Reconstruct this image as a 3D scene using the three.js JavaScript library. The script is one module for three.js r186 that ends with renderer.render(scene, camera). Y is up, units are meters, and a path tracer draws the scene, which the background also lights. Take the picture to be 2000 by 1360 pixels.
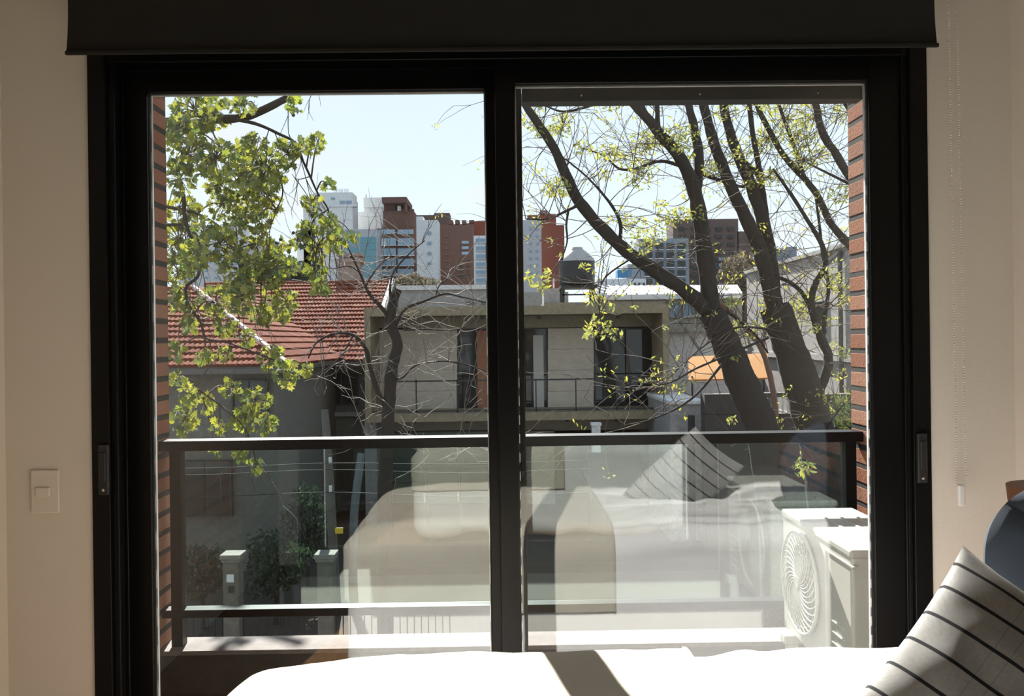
import * as THREE from 'three';
import { RoundedBoxGeometry } from 'three/addons/geometries/RoundedBoxGeometry.js';
import { mergeGeometries, mergeVertices } from 'three/addons/utils/BufferGeometryUtils.js';
import { ImprovedNoise } from 'three/addons/math/ImprovedNoise.js';

// ------------------------------------------------------------------ camera, sky, sun, exposure
const scene = new THREE.Scene();
const F = 1650, EYE = new THREE.Vector3(0, 1.22, 2.2);
const camera = new THREE.PerspectiveCamera(2 * Math.atan(680 / F) * 180 / Math.PI, 2000 / 1360, 0.05, 900);
camera.position.copy(EYE);
camera.rotation.set(0, -0.0108, -0.0127, 'YXZ');
camera.setViewOffset(2000, 1360, 0, 15, 2000, 1360);
const renderer = new THREE.WebGLRenderer();
renderer.toneMapping = THREE.LinearToneMapping;
renderer.toneMappingExposure = 1.0;
renderer.shadowMap.enabled = true;

const noise3 = new ImprovedNoise();
const N = (x, y, z) => noise3.noise(x, y, z);
const fbm = (x, y, z) => N(x, y, z) + 0.5 * N(x * 2.1, y * 2.1, z * 2.1 + 7) + 0.25 * N(x * 4.3, y * 4.3, z * 4.3 + 13);
function rng(seed) { let a = seed >>> 0; return () => { a = (a + 0x6D2B79F5) >>> 0; let t = a; t = Math.imul(t ^ (t >>> 15), t | 1); t ^= t + Math.imul(t ^ (t >>> 7), t | 61); return ((t ^ (t >>> 14)) >>> 0) / 4294967296; }; }

function makeSky() {
  const W = 1024, H = 512, data = new Float32Array(W * H * 4);
  for (let r = 0; r < H; r++) {
    const el = ((r + 0.5) / H - 0.5) * Math.PI, y = Math.max(0, Math.sin(el)), t = Math.pow(y, 0.55);
    for (let c = 0; c < W; c++) {
      const az = ((c + 0.5) / W) * 2 * Math.PI, k = 1 / (y + 0.22);
      const cx = Math.cos(az) * Math.cos(el) * k, cz = Math.sin(az) * Math.cos(el) * k;
      const cl = THREE.MathUtils.smoothstep(fbm(cx * 1.1 + 3, cz * 1.1, 5) + 0.25 * fbm(cx * 5, cz * 5, 2), 0.05, 0.75) * (el > 0 ? 1 : 0) * 0.8;
      const sky = [1.12 - 0.78 * t * t, 1.25 - 0.68 * t * t, 1.34 - 0.42 * t * t];
      const i = (r * W + c) * 4;
      for (let q = 0; q < 3; q++) data[i + q] = sky[q] * (1 - cl) + [1.08, 1.05, 1.05][q] * cl;
      data[i + 3] = 1;
    }
  }
  const t = new THREE.DataTexture(data, W, H, THREE.RGBAFormat, THREE.FloatType);
  t.mapping = THREE.EquirectangularReflectionMapping; t.magFilter = THREE.LinearFilter; t.needsUpdate = true;
  return t;
}
scene.background = makeSky();
scene.environment = scene.background;

const TO_SUN = new THREE.Vector3(-0.1365, 0.618, -0.774).normalize();
const sun = new THREE.DirectionalLight(new THREE.Color().setRGB(1.0, 0.965, 0.91), 18);
sun.position.copy(TO_SUN).multiplyScalar(60);
sun.castShadow = true; sun.shadow.radius = 1; sun.shadow.mapSize.set(4096, 4096);
Object.assign(sun.shadow.camera, { left: -40, right: 40, top: 40, bottom: -40, near: 1, far: 160 });
scene.add(sun); scene.add(sun.target);

// ------------------------------------------------------------------ helpers
const BASIS = (() => { camera.updateMatrixWorld(true); const x = new THREE.Vector3(), y = new THREE.Vector3(), z = new THREE.Vector3(); camera.matrixWorld.extractBasis(x, y, z); return [x, y, z]; })();
/** a point of the place at distance d in front of the camera's place, on the sight line of the photograph's pixel */
function at(px, py, d) {
  const v = BASIS[0].clone().multiplyScalar((px - 1000) / F).addScaledVector(BASIS[1], -(py - 665) / F).addScaledVector(BASIS[2], -1);
  return EYE.clone().addScaledVector(v, d / -v.z);
}
const GROUND = -3.6;
const C = (r, g, b) => new THREE.Color().setRGB(r, g, b);
function mat(r, g, b, rough = 0.8, extra = {}) { return new THREE.MeshStandardMaterial({ color: C(r, g, b), roughness: rough, ...extra }); }
function phys(r, g, b, rough, extra = {}) { return new THREE.MeshPhysicalMaterial({ color: C(r, g, b), roughness: rough, ...extra }); }

function tex(fn, size = 256, color = true, repeat = [1, 1]) {
  const d = new Uint8Array(size * size * 4);
  for (let j = 0; j < size; j++) for (let i = 0; i < size; i++) {
    const v = fn(i / size, j / size), o = (j * size + i) * 4;
    for (let q = 0; q < 3; q++) d[o + q] = Math.max(0, Math.min(255, (Array.isArray(v) ? v[q] : v) * 255));
    d[o + 3] = 255;
  }
  const t = new THREE.DataTexture(d, size, size); t.wrapS = t.wrapT = THREE.RepeatWrapping; t.magFilter = THREE.LinearFilter;
  t.repeat.set(...repeat); if (color) t.colorSpace = THREE.SRGBColorSpace; t.needsUpdate = true; return t;
}
/** tileable noise */
const tn = (u, v, f, s = 0) => { const a = 2 * Math.PI; return N(Math.cos(u * a) * f + s, Math.sin(u * a) * f + Math.cos(v * a) * f, Math.sin(v * a) * f + s * 1.7); };

const names = new Map();
function numbered(n) { const k = names.get(n) || 0; names.set(n, k + 1); return k ? n + '_' + String(k).padStart(3, '0') : n; }
const ORIGIN = new WeakMap();
const V0 = new THREE.Vector3();
/** a Group at a thing's base; its parts are given in world coordinates */
function thing(name, label, category, pos = V0, group) {
  const o = new THREE.Group(); o.name = numbered(name); o.position.copy(pos); ORIGIN.set(o, pos.clone()); scene.add(o);
  o.userData = { label, category }; if (group) o.userData.group = group; return o;
}
function part(name, geo, m, parent, label) {
  const g = Array.isArray(geo) ? join(geo) : geo, o = ORIGIN.get(parent);
  g.translate(-o.x, -o.y, -o.z);
  const me = new THREE.Mesh(g, m); me.name = name; ORIGIN.set(me, o); parent.add(me);
  if (label) me.userData.label = label; return me;
}
/** a piece that shares its geometry: placed by position and turn */
function piece(name, geo, m, parent, pos, rot) {
  const o = ORIGIN.get(parent), me = new THREE.Mesh(geo, m); me.name = name; me.position.copy(pos).sub(o);
  if (rot) { if (rot.isQuaternion) me.quaternion.copy(rot); else me.rotation.set(...rot); }
  ORIGIN.set(me, o.clone().add(me.position)); parent.add(me); return me;
}
function single(name, geo, m, label, category, group) {
  const g = Array.isArray(geo) ? join(geo) : geo; g.computeBoundingBox();
  const b = g.boundingBox, p = new THREE.Vector3((b.min.x + b.max.x) / 2, b.min.y, (b.min.z + b.max.z) / 2);
  g.translate(-p.x, -p.y, -p.z);
  const me = new THREE.Mesh(g, m); me.name = numbered(name); me.position.copy(p); scene.add(me); ORIGIN.set(me, p);
  me.userData = { label, category }; if (group) me.userData.group = group; return me;
}
function struct(name, geo, m, label, category) { const o = single(name, geo, m, label, category); o.userData.kind = 'structure'; return o; }
function join(list) { return mergeGeometries(list.map(g => { const n = g.index ? g.toNonIndexed() : g; for (const k of Object.keys(n.attributes)) if (!['position', 'normal', 'uv'].includes(k)) n.deleteAttribute(k); return n; })); }
/** a box from corner to corner, uv in metres */
function bx(x0, x1, y0, y1, z0, z1, r = 0) {
  const w = Math.abs(x1 - x0), h = Math.abs(y1 - y0), d = Math.abs(z1 - z0);
  const g = r > 0 ? new RoundedBoxGeometry(w, h, d, 2, Math.min(r, w / 2.01, h / 2.01, d / 2.01)) : new THREE.BoxGeometry(w, h, d);
  g.translate((x0 + x1) / 2, (y0 + y1) / 2, (z0 + z1) / 2); metricUV(g); return g;
}
function metricUV(g) {
  const n = g.index ? null : null, p = g.attributes.position, nn = g.attributes.normal, uv = new Float32Array(p.count * 2);
  for (let i = 0; i < p.count; i++) {
    const ax = Math.abs(nn.getX(i)), ay = Math.abs(nn.getY(i)), az = Math.abs(nn.getZ(i));
    if (ay >= ax && ay >= az) { uv[2 * i] = p.getX(i); uv[2 * i + 1] = p.getZ(i); }
    else if (ax >= az) { uv[2 * i] = p.getZ(i); uv[2 * i + 1] = p.getY(i); }
    else { uv[2 * i] = p.getX(i); uv[2 * i + 1] = p.getY(i); }
  }
  g.setAttribute('uv', new THREE.BufferAttribute(uv, 2));
}
/** a box whose front face covers these pixels at distance d; it goes back by depth */
function bp(x0, y0, x1, y1, d, depth, r = 0) {
  const c = at((x0 + x1) / 2, (y0 + y1) / 2, d), w = (x1 - x0) * d / F / 2, h = (y1 - y0) * d / F / 2;
  return bx(c.x - w, c.x + w, c.y - h, c.y + h, c.z - depth, c.z, r);
}
/** the same, down to the ground */
function bpg(x0, y0, x1, d, depth) { const c = at((x0 + x1) / 2, y0, d), w = (x1 - x0) * d / F / 2; return bx(c.x - w, c.x + w, GROUND, c.y, c.z - depth, c.z); }
function cyl(r0, r1, h, x, y, z, seg = 20) { const g = new THREE.CylinderGeometry(r1, r0, h, seg); g.translate(x, y + h / 2, z); return g; }
/** a tapering limb along points */
function limb(pts, r0, r1, seg = 7, per = 6, wob = 0, seed = 1) {
  const curve = new THREE.CatmullRomCurve3(pts, false, 'centripetal'), n = Math.max(2, Math.round((pts.length - 1) * per));
  const pos = [], idx = [], uv = [], P = []; for (let i = 0; i <= n; i++) P.push(curve.getPoint(i / n));
  let nrm = new THREE.Vector3(0.3, 0.2, 1), len = 0;
  for (let i = 0; i <= n; i++) {
    const t = P[Math.min(n, i + 1)].clone().sub(P[Math.max(0, i - 1)]).normalize();
    nrm.addScaledVector(t, -nrm.dot(t)); if (nrm.lengthSq() < 1e-6) nrm.set(1, 0, 0).addScaledVector(t, -t.x); nrm.normalize();
    const b = t.clone().cross(nrm); if (i) len += P[i].distanceTo(P[i - 1]);
    const r = r0 + (r1 - r0) * (i / n);
    for (let k = 0; k <= seg; k++) {
      const a = (k % seg) / seg * Math.PI * 2, rr = r * (1 + wob * N(P[i].x * 6 + Math.cos(a), P[i].y * 6 + Math.sin(a), seed + P[i].z));
      pos.push(P[i].x + (nrm.x * Math.cos(a) + b.x * Math.sin(a)) * rr, P[i].y + (nrm.y * Math.cos(a) + b.y * Math.sin(a)) * rr, P[i].z + (nrm.z * Math.cos(a) + b.z * Math.sin(a)) * rr);
      uv.push(k / seg * 2 * Math.PI * r0, len);
    }
  }
  for (let i = 0; i < n; i++) for (let k = 0; k < seg; k++) { const a = i * (seg + 1) + k, c = a + seg + 1; idx.push(a, a + 1, c, a + 1, c + 1, c); }
  const g = new THREE.BufferGeometry(); g.setAttribute('position', new THREE.Float32BufferAttribute(pos, 3)); g.setAttribute('uv', new THREE.Float32BufferAttribute(uv, 2)); g.setIndex(idx); g.computeVertexNormals();
  return g;
}

// ------------------------------------------------------------------ materials
const plasterBump = tex((u, v) => 0.5 + 0.25 * tn(u, v, 9) + 0.25 * tn(u, v, 23, 4), 256, false, [1.5, 1.5]);
const M = {};
M.wall = mat(0.80, 0.745, 0.67, 0.9, { bumpMap: plasterBump, bumpScale: 0.0006 });
M.ceil = mat(0.82, 0.80, 0.76, 0.95);
const woodTex = tex((u, v) => { const g = 0.5 + 0.3 * tn(u, v * 0.2, 6) + 0.2 * Math.sin((u * 14 + 2 * tn(u, v, 1.3)) * 6.28); return [0.52 + 0.10 * g, 0.37 + 0.09 * g, 0.24 + 0.07 * g]; }, 256, true, [1.4, 0.6]);
M.floor = mat(1, 1, 1, 0.45, { map: woodTex });
M.black = phys(0.0045, 0.0045, 0.005, 0.36, { specularIntensity: 0.45 });
M.blackDull = mat(0.02, 0.02, 0.021, 0.5);
M.bead = mat(0.7, 0.7, 0.7, 0.5);  // pale tone standing in for sunlight along the pane edges
M.rubber = mat(0.012, 0.012, 0.012, 0.8);
M.glass = phys(0.985, 0.995, 0.99, 0.0, { transmission: 1, thickness: 0, ior: 1.7 });
M.railGlass = phys(0.86, 0.92, 0.905, 0.0, { transmission: 1, thickness: 0, ior: 1.65 });
const weave = tex((u, v) => 0.5 + 0.25 * Math.sin(u * 6.283 * 64) * Math.sin(v * 6.283 * 64) + 0.2 * tn(u, v, 12), 256, false, [4, 4]);
M.blind = mat(0.013, 0.013, 0.0125, 0.85, { bumpMap: weave, bumpScale: 0.0004 });
M.plastic = phys(0.78, 0.74, 0.68, 0.4);
M.chain = phys(0.8, 0.77, 0.72, 0.35);
M.steel = mat(0.6, 0.6, 0.6, 0.3, { metalness: 1 });
M.duvet = mat(0.86, 0.85, 0.84, 0.9, { bumpMap: weave, bumpScale: 0.0003 });
M.throw_ = mat(0.60, 0.55, 0.46, 0.95, { bumpMap: weave, bumpScale: 0.0008 });
M.mortar = mat(0.024, 0.022, 0.021, 0.95);
const brickBump = tex((u, v) => 0.5 + 0.3 * tn(u, v, 7) + 0.3 * tn(u, v, 19, 3), 128, false, [3, 3]);
const brickTex = tex((u, v) => { const g = 0.5 + 0.3 * tn(u, v, 5, 2) + 0.25 * tn(u, v, 17); return [0.78 + 0.22 * g, 0.76 + 0.24 * g, 0.74 + 0.26 * g]; }, 128, true, [2.2, 2.2]);
M.bricks = [[0.45, 0.19, 0.11], [0.48, 0.215, 0.13], [0.40, 0.16, 0.09], [0.52, 0.25, 0.155], [0.44, 0.21, 0.135]].map(c => phys(...c, 0.9, { map: brickTex, bumpMap: brickBump, bumpScale: 0.002, specularIntensity: 0.25 }));
const concTex = tex((u, v) => { const g = 0.86 + 0.10 * tn(u, v, 3) + 0.08 * tn(u, v, 14, 5); return [g, g * 0.99, g * 0.975]; }, 256, true, [0.5, 0.5]);
M.curb = mat(0.235, 0.212, 0.2, 0.85, { map: concTex });
M.tile = mat(0.055, 0.053, 0.05, 0.6, { map: concTex });
M.concrete = mat(0.33, 0.295, 0.22, 0.9, { map: concTex });
M.concreteWarm = mat(0.35, 0.29, 0.19, 0.9, { map: concTex });
const travTex = tex((u, v) => { const g = 0.90 + 0.05 * tn(u * 0.6, v, 5) + 0.05 * tn(u, v, 2.5, 9) + 0.012 * Math.sin((v * 26 + tn(u, v, 1.5)) * 6.28); return [g, g * 0.975, g * 0.94]; }, 256, true, [0.35, 0.7]);
M.travertine = mat(0.62, 0.57, 0.50, 0.85, { map: travTex });
M.darkGlass = phys(0.012, 0.016, 0.018, 0.05, { specularIntensity: 1 });
M.greenGlass = phys(0.10, 0.15, 0.125, 0.08);
M.skyGlass = phys(0.20, 0.30, 0.38, 0.1);
M.tealGlass = phys(0.10, 0.28, 0.33, 0.1);
M.ac = phys(0.56, 0.55, 0.495, 0.42);
M.acDark = mat(0.30, 0.30, 0.285, 0.8);
M.asphalt = mat(0.07, 0.07, 0.07, 0.95, { map: concTex });
M.pave = mat(0.16, 0.15, 0.14, 0.95, { map: concTex });
M.darkPlaster = mat(0.20, 0.195, 0.175, 0.95, { map: concTex });
M.greyPlaster = mat(0.42, 0.41, 0.40, 0.95, { map: concTex });
M.whitePlaster = mat(0.86, 0.86, 0.86, 0.95, { map: concTex });
const barkBump = tex((u, v) => 0.5 + 0.35 * tn(u, v * 0.5, 7) + 0.25 * tn(u, v * 0.6, 17, 6), 256, false, [2, 1]);
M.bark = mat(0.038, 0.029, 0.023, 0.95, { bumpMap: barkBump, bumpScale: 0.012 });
M.barkPale = mat(0.27, 0.235, 0.20, 0.95, { bumpMap: barkBump, bumpScale: 0.006 });
M.twig = mat(0.085, 0.062, 0.048, 0.9);
const leafM = (r, g, b) => phys(r, g, b, 1.0, { transmission: 0.5, thickness: 0, side: THREE.DoubleSide });
M.leaves = [leafM(0.17, 0.22, 0.03), leafM(0.26, 0.29, 0.035), leafM(0.10, 0.145, 0.028), leafM(0.30, 0.28, 0.05)];
M.leafWhite = leafM(1, 1, 1);
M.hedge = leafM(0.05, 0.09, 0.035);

// ------------------------------------------------------------------ the room
const XL = -1.29, XR = 1.34, ZB = 4.4, CEIL = 2.52, DX0 = -1.066, DX1 = 1.116, DTOP = 2.06;
struct('floor', bx(XL - 0.15, XR + 0.15, -0.12, 0, 0, ZB + 0.15), M.floor, 'brown wooden floor of the bedroom', 'floor');
struct('ceiling', bx(XL - 0.15, XR + 0.15, CEIL, CEIL + 0.15, -0.15, ZB + 0.15), M.ceil, 'white ceiling of the bedroom', 'ceiling');
struct('wall_left', bx(XL - 0.15, XL, 0, CEIL, 0, ZB), M.wall, 'beige side wall at the left edge of the picture', 'wall');
struct('wall_right', bx(XR, XR + 0.15, 0, CEIL, 0, ZB), M.wall, 'beige side wall at the right edge of the picture', 'wall');
struct('wall_back', bx(XL - 0.15, XR + 0.15, 0, CEIL, ZB, ZB + 0.15), M.wall, 'beige wall behind the camera', 'wall');
struct('wall_front', [bx(XL - 0.15, DX0, -0.12, CEIL, -0.15, 0), bx(DX1, XR + 0.15, -0.12, CEIL, -0.15, 0), bx(DX0, DX1, DTOP, CEIL, -0.15, 0), bx(DX0, DX1, -0.2, -0.0, -0.15, 0)], M.wall, 'beige plastered wall around the sliding glass door', 'wall');

// sliding door
const door = thing('door_1', 'black aluminium sliding glass door onto the balcony', 'door', new THREE.Vector3((DX0 + DX1) / 2, 0, -0.07));
door.userData.kind = 'structure';
for (const s of [0, 1]) {                                           // jambs with their track ribs
  const e = s ? DX1 : DX0, q = s ? -1 : 1, seg = (a, b, z0, z1) => bx(Math.min(e + q * a, e + q * b), Math.max(e + q * a, e + q * b), 0, DTOP, z0, z1, 0.002);
  part('jamb', [seg(0, 0.046, -0.13, 0.006), seg(0.046, 0.056, -0.13, -0.006), seg(0.056, 0.064, -0.012, -0.004), seg(0.056, 0.064, -0.066, -0.056), seg(0.056, 0.064, -0.13, -0.118)], M.black, door);
}
part('head', [bx(DX0 + 0.046, DX1 - 0.046, 1.985, DTOP, -0.13, 0.006, 0.002), bx(DX0 + 0.046, DX1 - 0.046, 1.955, 1.985, -0.012, -0.002, 0.002), bx(DX0 + 0.046, DX1 - 0.046, 1.95, 1.985, -0.066, -0.058), bx(DX0 + 0.046, DX1 - 0.046, 1.94, 1.985, -0.13, -0.118)], M.black, door);
part('sill', [bx(DX0 + 0.046, DX1 - 0.046, 0, 0.045, -0.13, 0.006, 0.002), bx(DX0 + 0.06, DX1 - 0.06, 0.045, 0.06, -0.036, -0.03), bx(DX0 + 0.06, DX1 - 0.06, 0.045, 0.06, -0.09, -0.084)], M.black, door);
function slidingPanel(x0, x1, sl, sr, top, zf, zb, label) {
  const gz = (zf + zb) / 2;
  const p = part('sliding_panel', [
    bx(x0, x0 + sl, 0.06, 1.97, zb, zf, 0.003), bx(x1 - sr, x1, 0.06, 1.97, zb, zf, 0.003),
    bx(x0 + sl, x1 - sr, top, 1.97, zb, zf, 0.003), bx(x0 + sl, x1 - sr, 0.06, 0.15, zb, zf, 0.003)], M.black, door, label);
  part('glass_pane', bx(x0 + sl, x1 - sr, 0.15, top, gz - 0.003, gz + 0.003), M.glass, p);
  const k = 0.0015;
  part('gasket', [bx(x0 + sl, x0 + sl + k, 0.15, top, gz + 0.003, gz + 0.010), bx(x1 - sr - k, x1 - sr, 0.15, top, gz + 0.003, gz + 0.010), bx(x0 + sl, x1 - sr, top - k, top, gz + 0.003, gz + 0.010), bx(x0 + sl, x1 - sr, 0.15, 0.15 + k, gz + 0.003, gz + 0.010)], M.rubber, p);
  const e = 0.004; part('sunlit_edge_strip', [bx(x0 + sl, x0 + sl + e, 0.15, top, gz - 0.012, gz - 0.003), bx(x1 - sr - e, x1 - sr, 0.15, top, gz - 0.012, gz - 0.003), bx(x0 + sl, x1 - sr, top - e, top, gz - 0.012, gz - 0.003)], M.bead, p, 'thin pale strip added for the sunlit edge of the frame');  // strip coloured pale in place of sun catching the frame edge
  return p;
}
slidingPanel(-1.008, 0.058, 0.062, 0.098, 1.897, -0.072, -0.112, 'sliding panel in the outer track');
slidingPanel(-0.0135, 1.058, 0.052, 0.086, 1.893, -0.014, -0.052, 'sliding panel in the inner track');
part('head_filler', [bx(0.06, 0.985, 1.862, 1.95, -0.125, -0.075, 0.002)], M.blackDull, door);
for (const x of [0.22, 0.54, 0.86]) { const g = new THREE.SphereGeometry(0.0028, 8, 6); g.translate(x, 1.878, -0.074); part('screw', g, M.steel, door); }
for (const [x, z] of [[-1.032, 0.007], [1.087, 0.007]]) {
  const l = part('latch', [bx(x - 0.013, x + 0.013, 0.835, 0.965, z - 0.002, z + 0.011, 0.004), bx(x - 0.008, x + 0.008, 0.87, 0.945, z + 0.008, z + 0.015, 0.003)], M.blackDull, door, 'dark grey latch plate');
  const g = new THREE.SphereGeometry(0.0045, 10, 8); g.translate(x, 0.848, z + 0.010); part('screw', g, M.steel, l);
}

// roller blind
{
  const b = thing('roller_blind', 'black roller blind rolled up above the glass door', 'blind', new THREE.Vector3(0.01, 1.94, 0.1));
  const x0 = -1.066, x1 = 1.092, prof = [];
  for (let i = 0; i <= 24; i++) { const t = i / 24; prof.push([2.42 - 0.47 * t, 0.098 + 0.004 * Math.sin(t * 5)]); }
  const pos = [], idx = [], nx = 40;
  for (let i = 0; i <= 24; i++) for (let k = 0; k <= nx; k++) {
    const fl = 0.0065 * Math.pow(Math.max(0, (i - 17) / 7), 2), t = k / nx;
    pos.push(THREE.MathUtils.lerp(x0 - fl, x1 + fl, t), prof[i][0], prof[i][1] + 0.0015 * Math.sin(t * 9 + i * 0.1));
  }
  for (let i = 0; i < 24; i++) for (let k = 0; k < nx; k++) { const a = i * (nx + 1) + k, c = a + nx + 1; idx.push(a, c, a + 1, a + 1, c, c + 1); }
  const front = new THREE.BufferGeometry(); front.setAttribute('position', new THREE.Float32BufferAttribute(pos, 3)); front.setIndex(idx); front.computeVertexNormals(); metricUV(front);
  const back = front.clone(); back.translate(0, 0, -0.0012); back.index.array.reverse(); back.computeVertexNormals();
  part('fabric', [front, back], M.blind, b);
  part('hem_bar', bx(x0 - 0.0075, x1 + 0.0075, 1.940, 1.950, 0.094, 0.103, 0.003), M.blind, b, 'flat hem bar along the bottom edge');
  const rol = new THREE.CylinderGeometry(0.035, 0.035, x1 - x0, 28); rol.rotateZ(Math.PI / 2); rol.translate((x0 + x1) / 2, 2.42, 0.066); part('roll', rol, M.blind, b);
  for (const x of [x0 - 0.012, x1 + 0.012]) part('bracket', bx(x - 0.004, x + 0.004, 2.37, 2.47, 0, 0.1, 0.002), M.plastic, b);
  // bead chain
  const ch = thing('blind_chain', 'white beaded pull chain hanging on the wall right of the door', 'chain', new THREE.Vector3(1.153, 0.8, 0.06));
  const beads = []; const bead = new THREE.SphereGeometry(0.0024, 6, 5), p0 = at(1853, 0, 2.14), q0 = at(1869, 0, 2.14), p1 = at(1869, 945, 2.14), q1 = at(1887, 945, 2.14);
  for (const [a, c] of [[p0, p1], [q0, q1]]) for (let i = -60; i <= 190; i++) { const g = bead.clone(), t = i / 190; g.translate(a.x + (c.x - a.x) * t, a.y + (c.y - a.y) * t, a.z); beads.push(g); }
  const bm = part('beads', beads, M.chain, ch); bm.userData.kind = 'stuff';
  const w = at(1877, 969, 2.14); part('weight', bx(w.x - 0.0095, w.x + 0.0095, w.y - 0.026, w.y + 0.03, w.z - 0.007, w.z + 0.007, 0.006), phys(0.85, 0.84, 0.83, 0.3), ch, 'white plastic weight');
}
// wall switch
{
  const a = at(90, 960, 2.2), s = thing('light_switch', 'beige plastic light switch on the wall left of the door', 'switch', new THREE.Vector3(a.x, a.y, 0));
  const pl = mat(0.81, 0.755, 0.68, 0.5);
  part('plate', bx(a.x - 0.036, a.x + 0.036, a.y - 0.056, a.y + 0.056, 0, 0.007, 0.003), pl, s);
  part('rocker', bx(a.x - 0.022, a.x + 0.014, a.y - 0.012, a.y + 0.012, 0.004, 0.0125, 0.003), pl, s);
}

// bed: duvet, throw, pillow, headboard
/** the skin of a rounded block: grid on a box, rounded, with folds pushed along the outward direction */
function puff(x0, x1, y0, y1, z0, z1, r, nx, ny, nz, fold, open = {}) {
  const g0 = new THREE.BoxGeometry(x1 - x0, y1 - y0, z1 - z0, nx, ny, nz); g0.translate((x0 + x1) / 2, (y0 + y1) / 2, (z0 + z1) / 2);
  const p = g0.attributes.position, inn = { x0: x0 + r, x1: open.right ? 1e3 : x1 - r, y0: open.bottom ? -1e3 : y0 + r, y1: y1 - r, z0: z0 + r, z1: z1 - r }, keep = [];
  const ix = g0.index.array, q = new THREE.Vector3(), v = new THREE.Vector3();
  for (let i = 0; i < ix.length; i += 3) {
    const c = [0, 1, 2].map(k => ix[i + k]);
    if (open.right && c.every(k => p.getX(k) > x1 - 1e-5)) continue;
    if (open.bottom && c.every(k => p.getY(k) < y0 + 1e-5)) continue;
    keep.push(...c);
  }
  for (let i = 0; i < p.count; i++) {
    v.fromBufferAttribute(p, i); q.set(THREE.MathUtils.clamp(v.x, inn.x0, inn.x1), THREE.MathUtils.clamp(v.y, inn.y0, inn.y1), THREE.MathUtils.clamp(v.z, inn.z0, inn.z1));
    v.sub(q); if (v.lengthSq() > 1e-12) v.normalize(); const n = v.clone(); v.multiplyScalar(r).add(q);
    const f = fold(v, n); v.addScaledVector(n, f); p.setXYZ(i, v.x, v.y, v.z);
  }
  let g = new THREE.BufferGeometry(); g.setAttribute('position', p); g.setIndex(keep); g = mergeVertices(g, 1e-5); g.computeVertexNormals(); metricUV(g); return g;
}
const BT = 0.595, BZ0 = 0.485, BZ1 = 1.75, BX0 = -0.545, BX1 = 1.315;
const bedHeight = (x) => 0.022 * THREE.MathUtils.smoothstep(x, 0.3, 0.62);
function duvetFold(v, n) {
  const top = Math.max(0, n.y), side = 1 - top, x = v.x, z = v.z, headward = THREE.MathUtils.smoothstep(x, 0.30, 0.42);
  let f = 0.012 * fbm(x * 2.3, v.y * 2, z * 2.6);
  const seam = Math.abs(((z - 0.56) / 0.30) % 1); f -= top * headward * 0.012 * Math.exp(-Math.pow(Math.min(seam, 1 - seam) / 0.06, 2));
  f += top * headward * (0.010 * Math.abs(N(x * 7, 3, z * 12)) + 0.010 * N(x * 13, 5, z * 5)) + top * bedHeight(x);
  f -= top * 0.06 * (1 - THREE.MathUtils.smoothstep(x, -0.55, -0.22)); f -= top * 0.10 * Math.exp(-(Math.pow((x - 0.74) / 0.20, 2) + Math.pow((z - 1.16) / 0.17, 2)));
  f += side * (0.020 * Math.sin(x * 11 + 2 * N(x * 2, 1, 3)) * (0.7 - v.y) * 1.2 + 0.012 * N(x * 5, v.y * 3, z * 5));
  return f;
}
{
  const b = thing('bed', 'low bed with mattress on legs beneath the white duvet', 'bed', new THREE.Vector3(0.2, 0, 1.1));
  part('mattress', bx(BX0 + 0.05, BX1 - 0.02, 0.26, BT - 0.15, BZ0 + 0.06, BZ1 - 0.06, 0.05), mat(0.7, 0.7, 0.68, 0.9), b);
  part('bed_base', bx(BX0 + 0.06, BX1 - 0.02, 0.12, 0.255, BZ0 + 0.07, BZ1 - 0.07, 0.01), mat(0.25, 0.22, 0.2, 0.9), b);
  for (const x of [BX0 + 0.15, BX1 - 0.12]) for (const z of [BZ0 + 0.16, BZ1 - 0.16]) part('leg', cyl(0.025, 0.03, 0.12, x, 0, z, 14), M.blackDull, b);
  single('duvet', puff(BX0, BX1, 0.05, BT, BZ0, BZ1, 0.085, 150, 40, 110, duvetFold), M.duvet, 'puffy white duvet covering the bed, dropping to the floor', 'duvet');
  const off = 0.012;
  const tf = (v, n) => duvetFold(v, n) * (1 - 0.5 * Math.max(0, n.y)) + off * 0.2 + 0.002 * fbm(v.x * 14, v.y * 9, v.z * 11);
  const t = thing('bed_throw', 'beige linen throw spread over the foot of the bed', 'blanket', new THREE.Vector3(-0.1, 0.33, 1.1));
  const tg = puff(BX0 - off, 0.352, 0.335, BT + off, BZ0 - off, BZ1 + off, 0.095, 110, 24, 110, tf, { right: true, bottom: true });
  const hem = [];
  for (let i = 0; i <= 60; i++) {                                     // hem along the right edge
    const a = i / 60, L1 = BT + off - 0.335 - 0.095, arc = 0.095 * Math.PI / 2, L2 = BZ1 - BZ0 + 2 * off - 0.19, s = a * (L1 + arc + L2);
    let v, n;
    if (s < L1) { n = new THREE.Vector3(0, 0, -1); v = new THREE.Vector3(0.352, 0.335 + s, BZ0 - off); }
    else if (s < L1 + arc) { const q = (s - L1) / 0.095; n = new THREE.Vector3(0, Math.sin(q), -Math.cos(q)); v = new THREE.Vector3(0.352, BT + off - 0.095 + 0.095 * Math.sin(q), BZ0 - off + 0.095 - 0.095 * Math.cos(q)); }
    else { n = new THREE.Vector3(0, 1, 0); v = new THREE.Vector3(0.352, BT + off, BZ0 - off + 0.095 + s - L1 - arc); }
    hem.push(v.addScaledVector(n, tf(v, n) - 0.001));
  }
  part('cloth', tg, M.throw_, t); part('hem', limb(hem, 0.005, 0.005, 6, 2), M.throw_, t);
}
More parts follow.
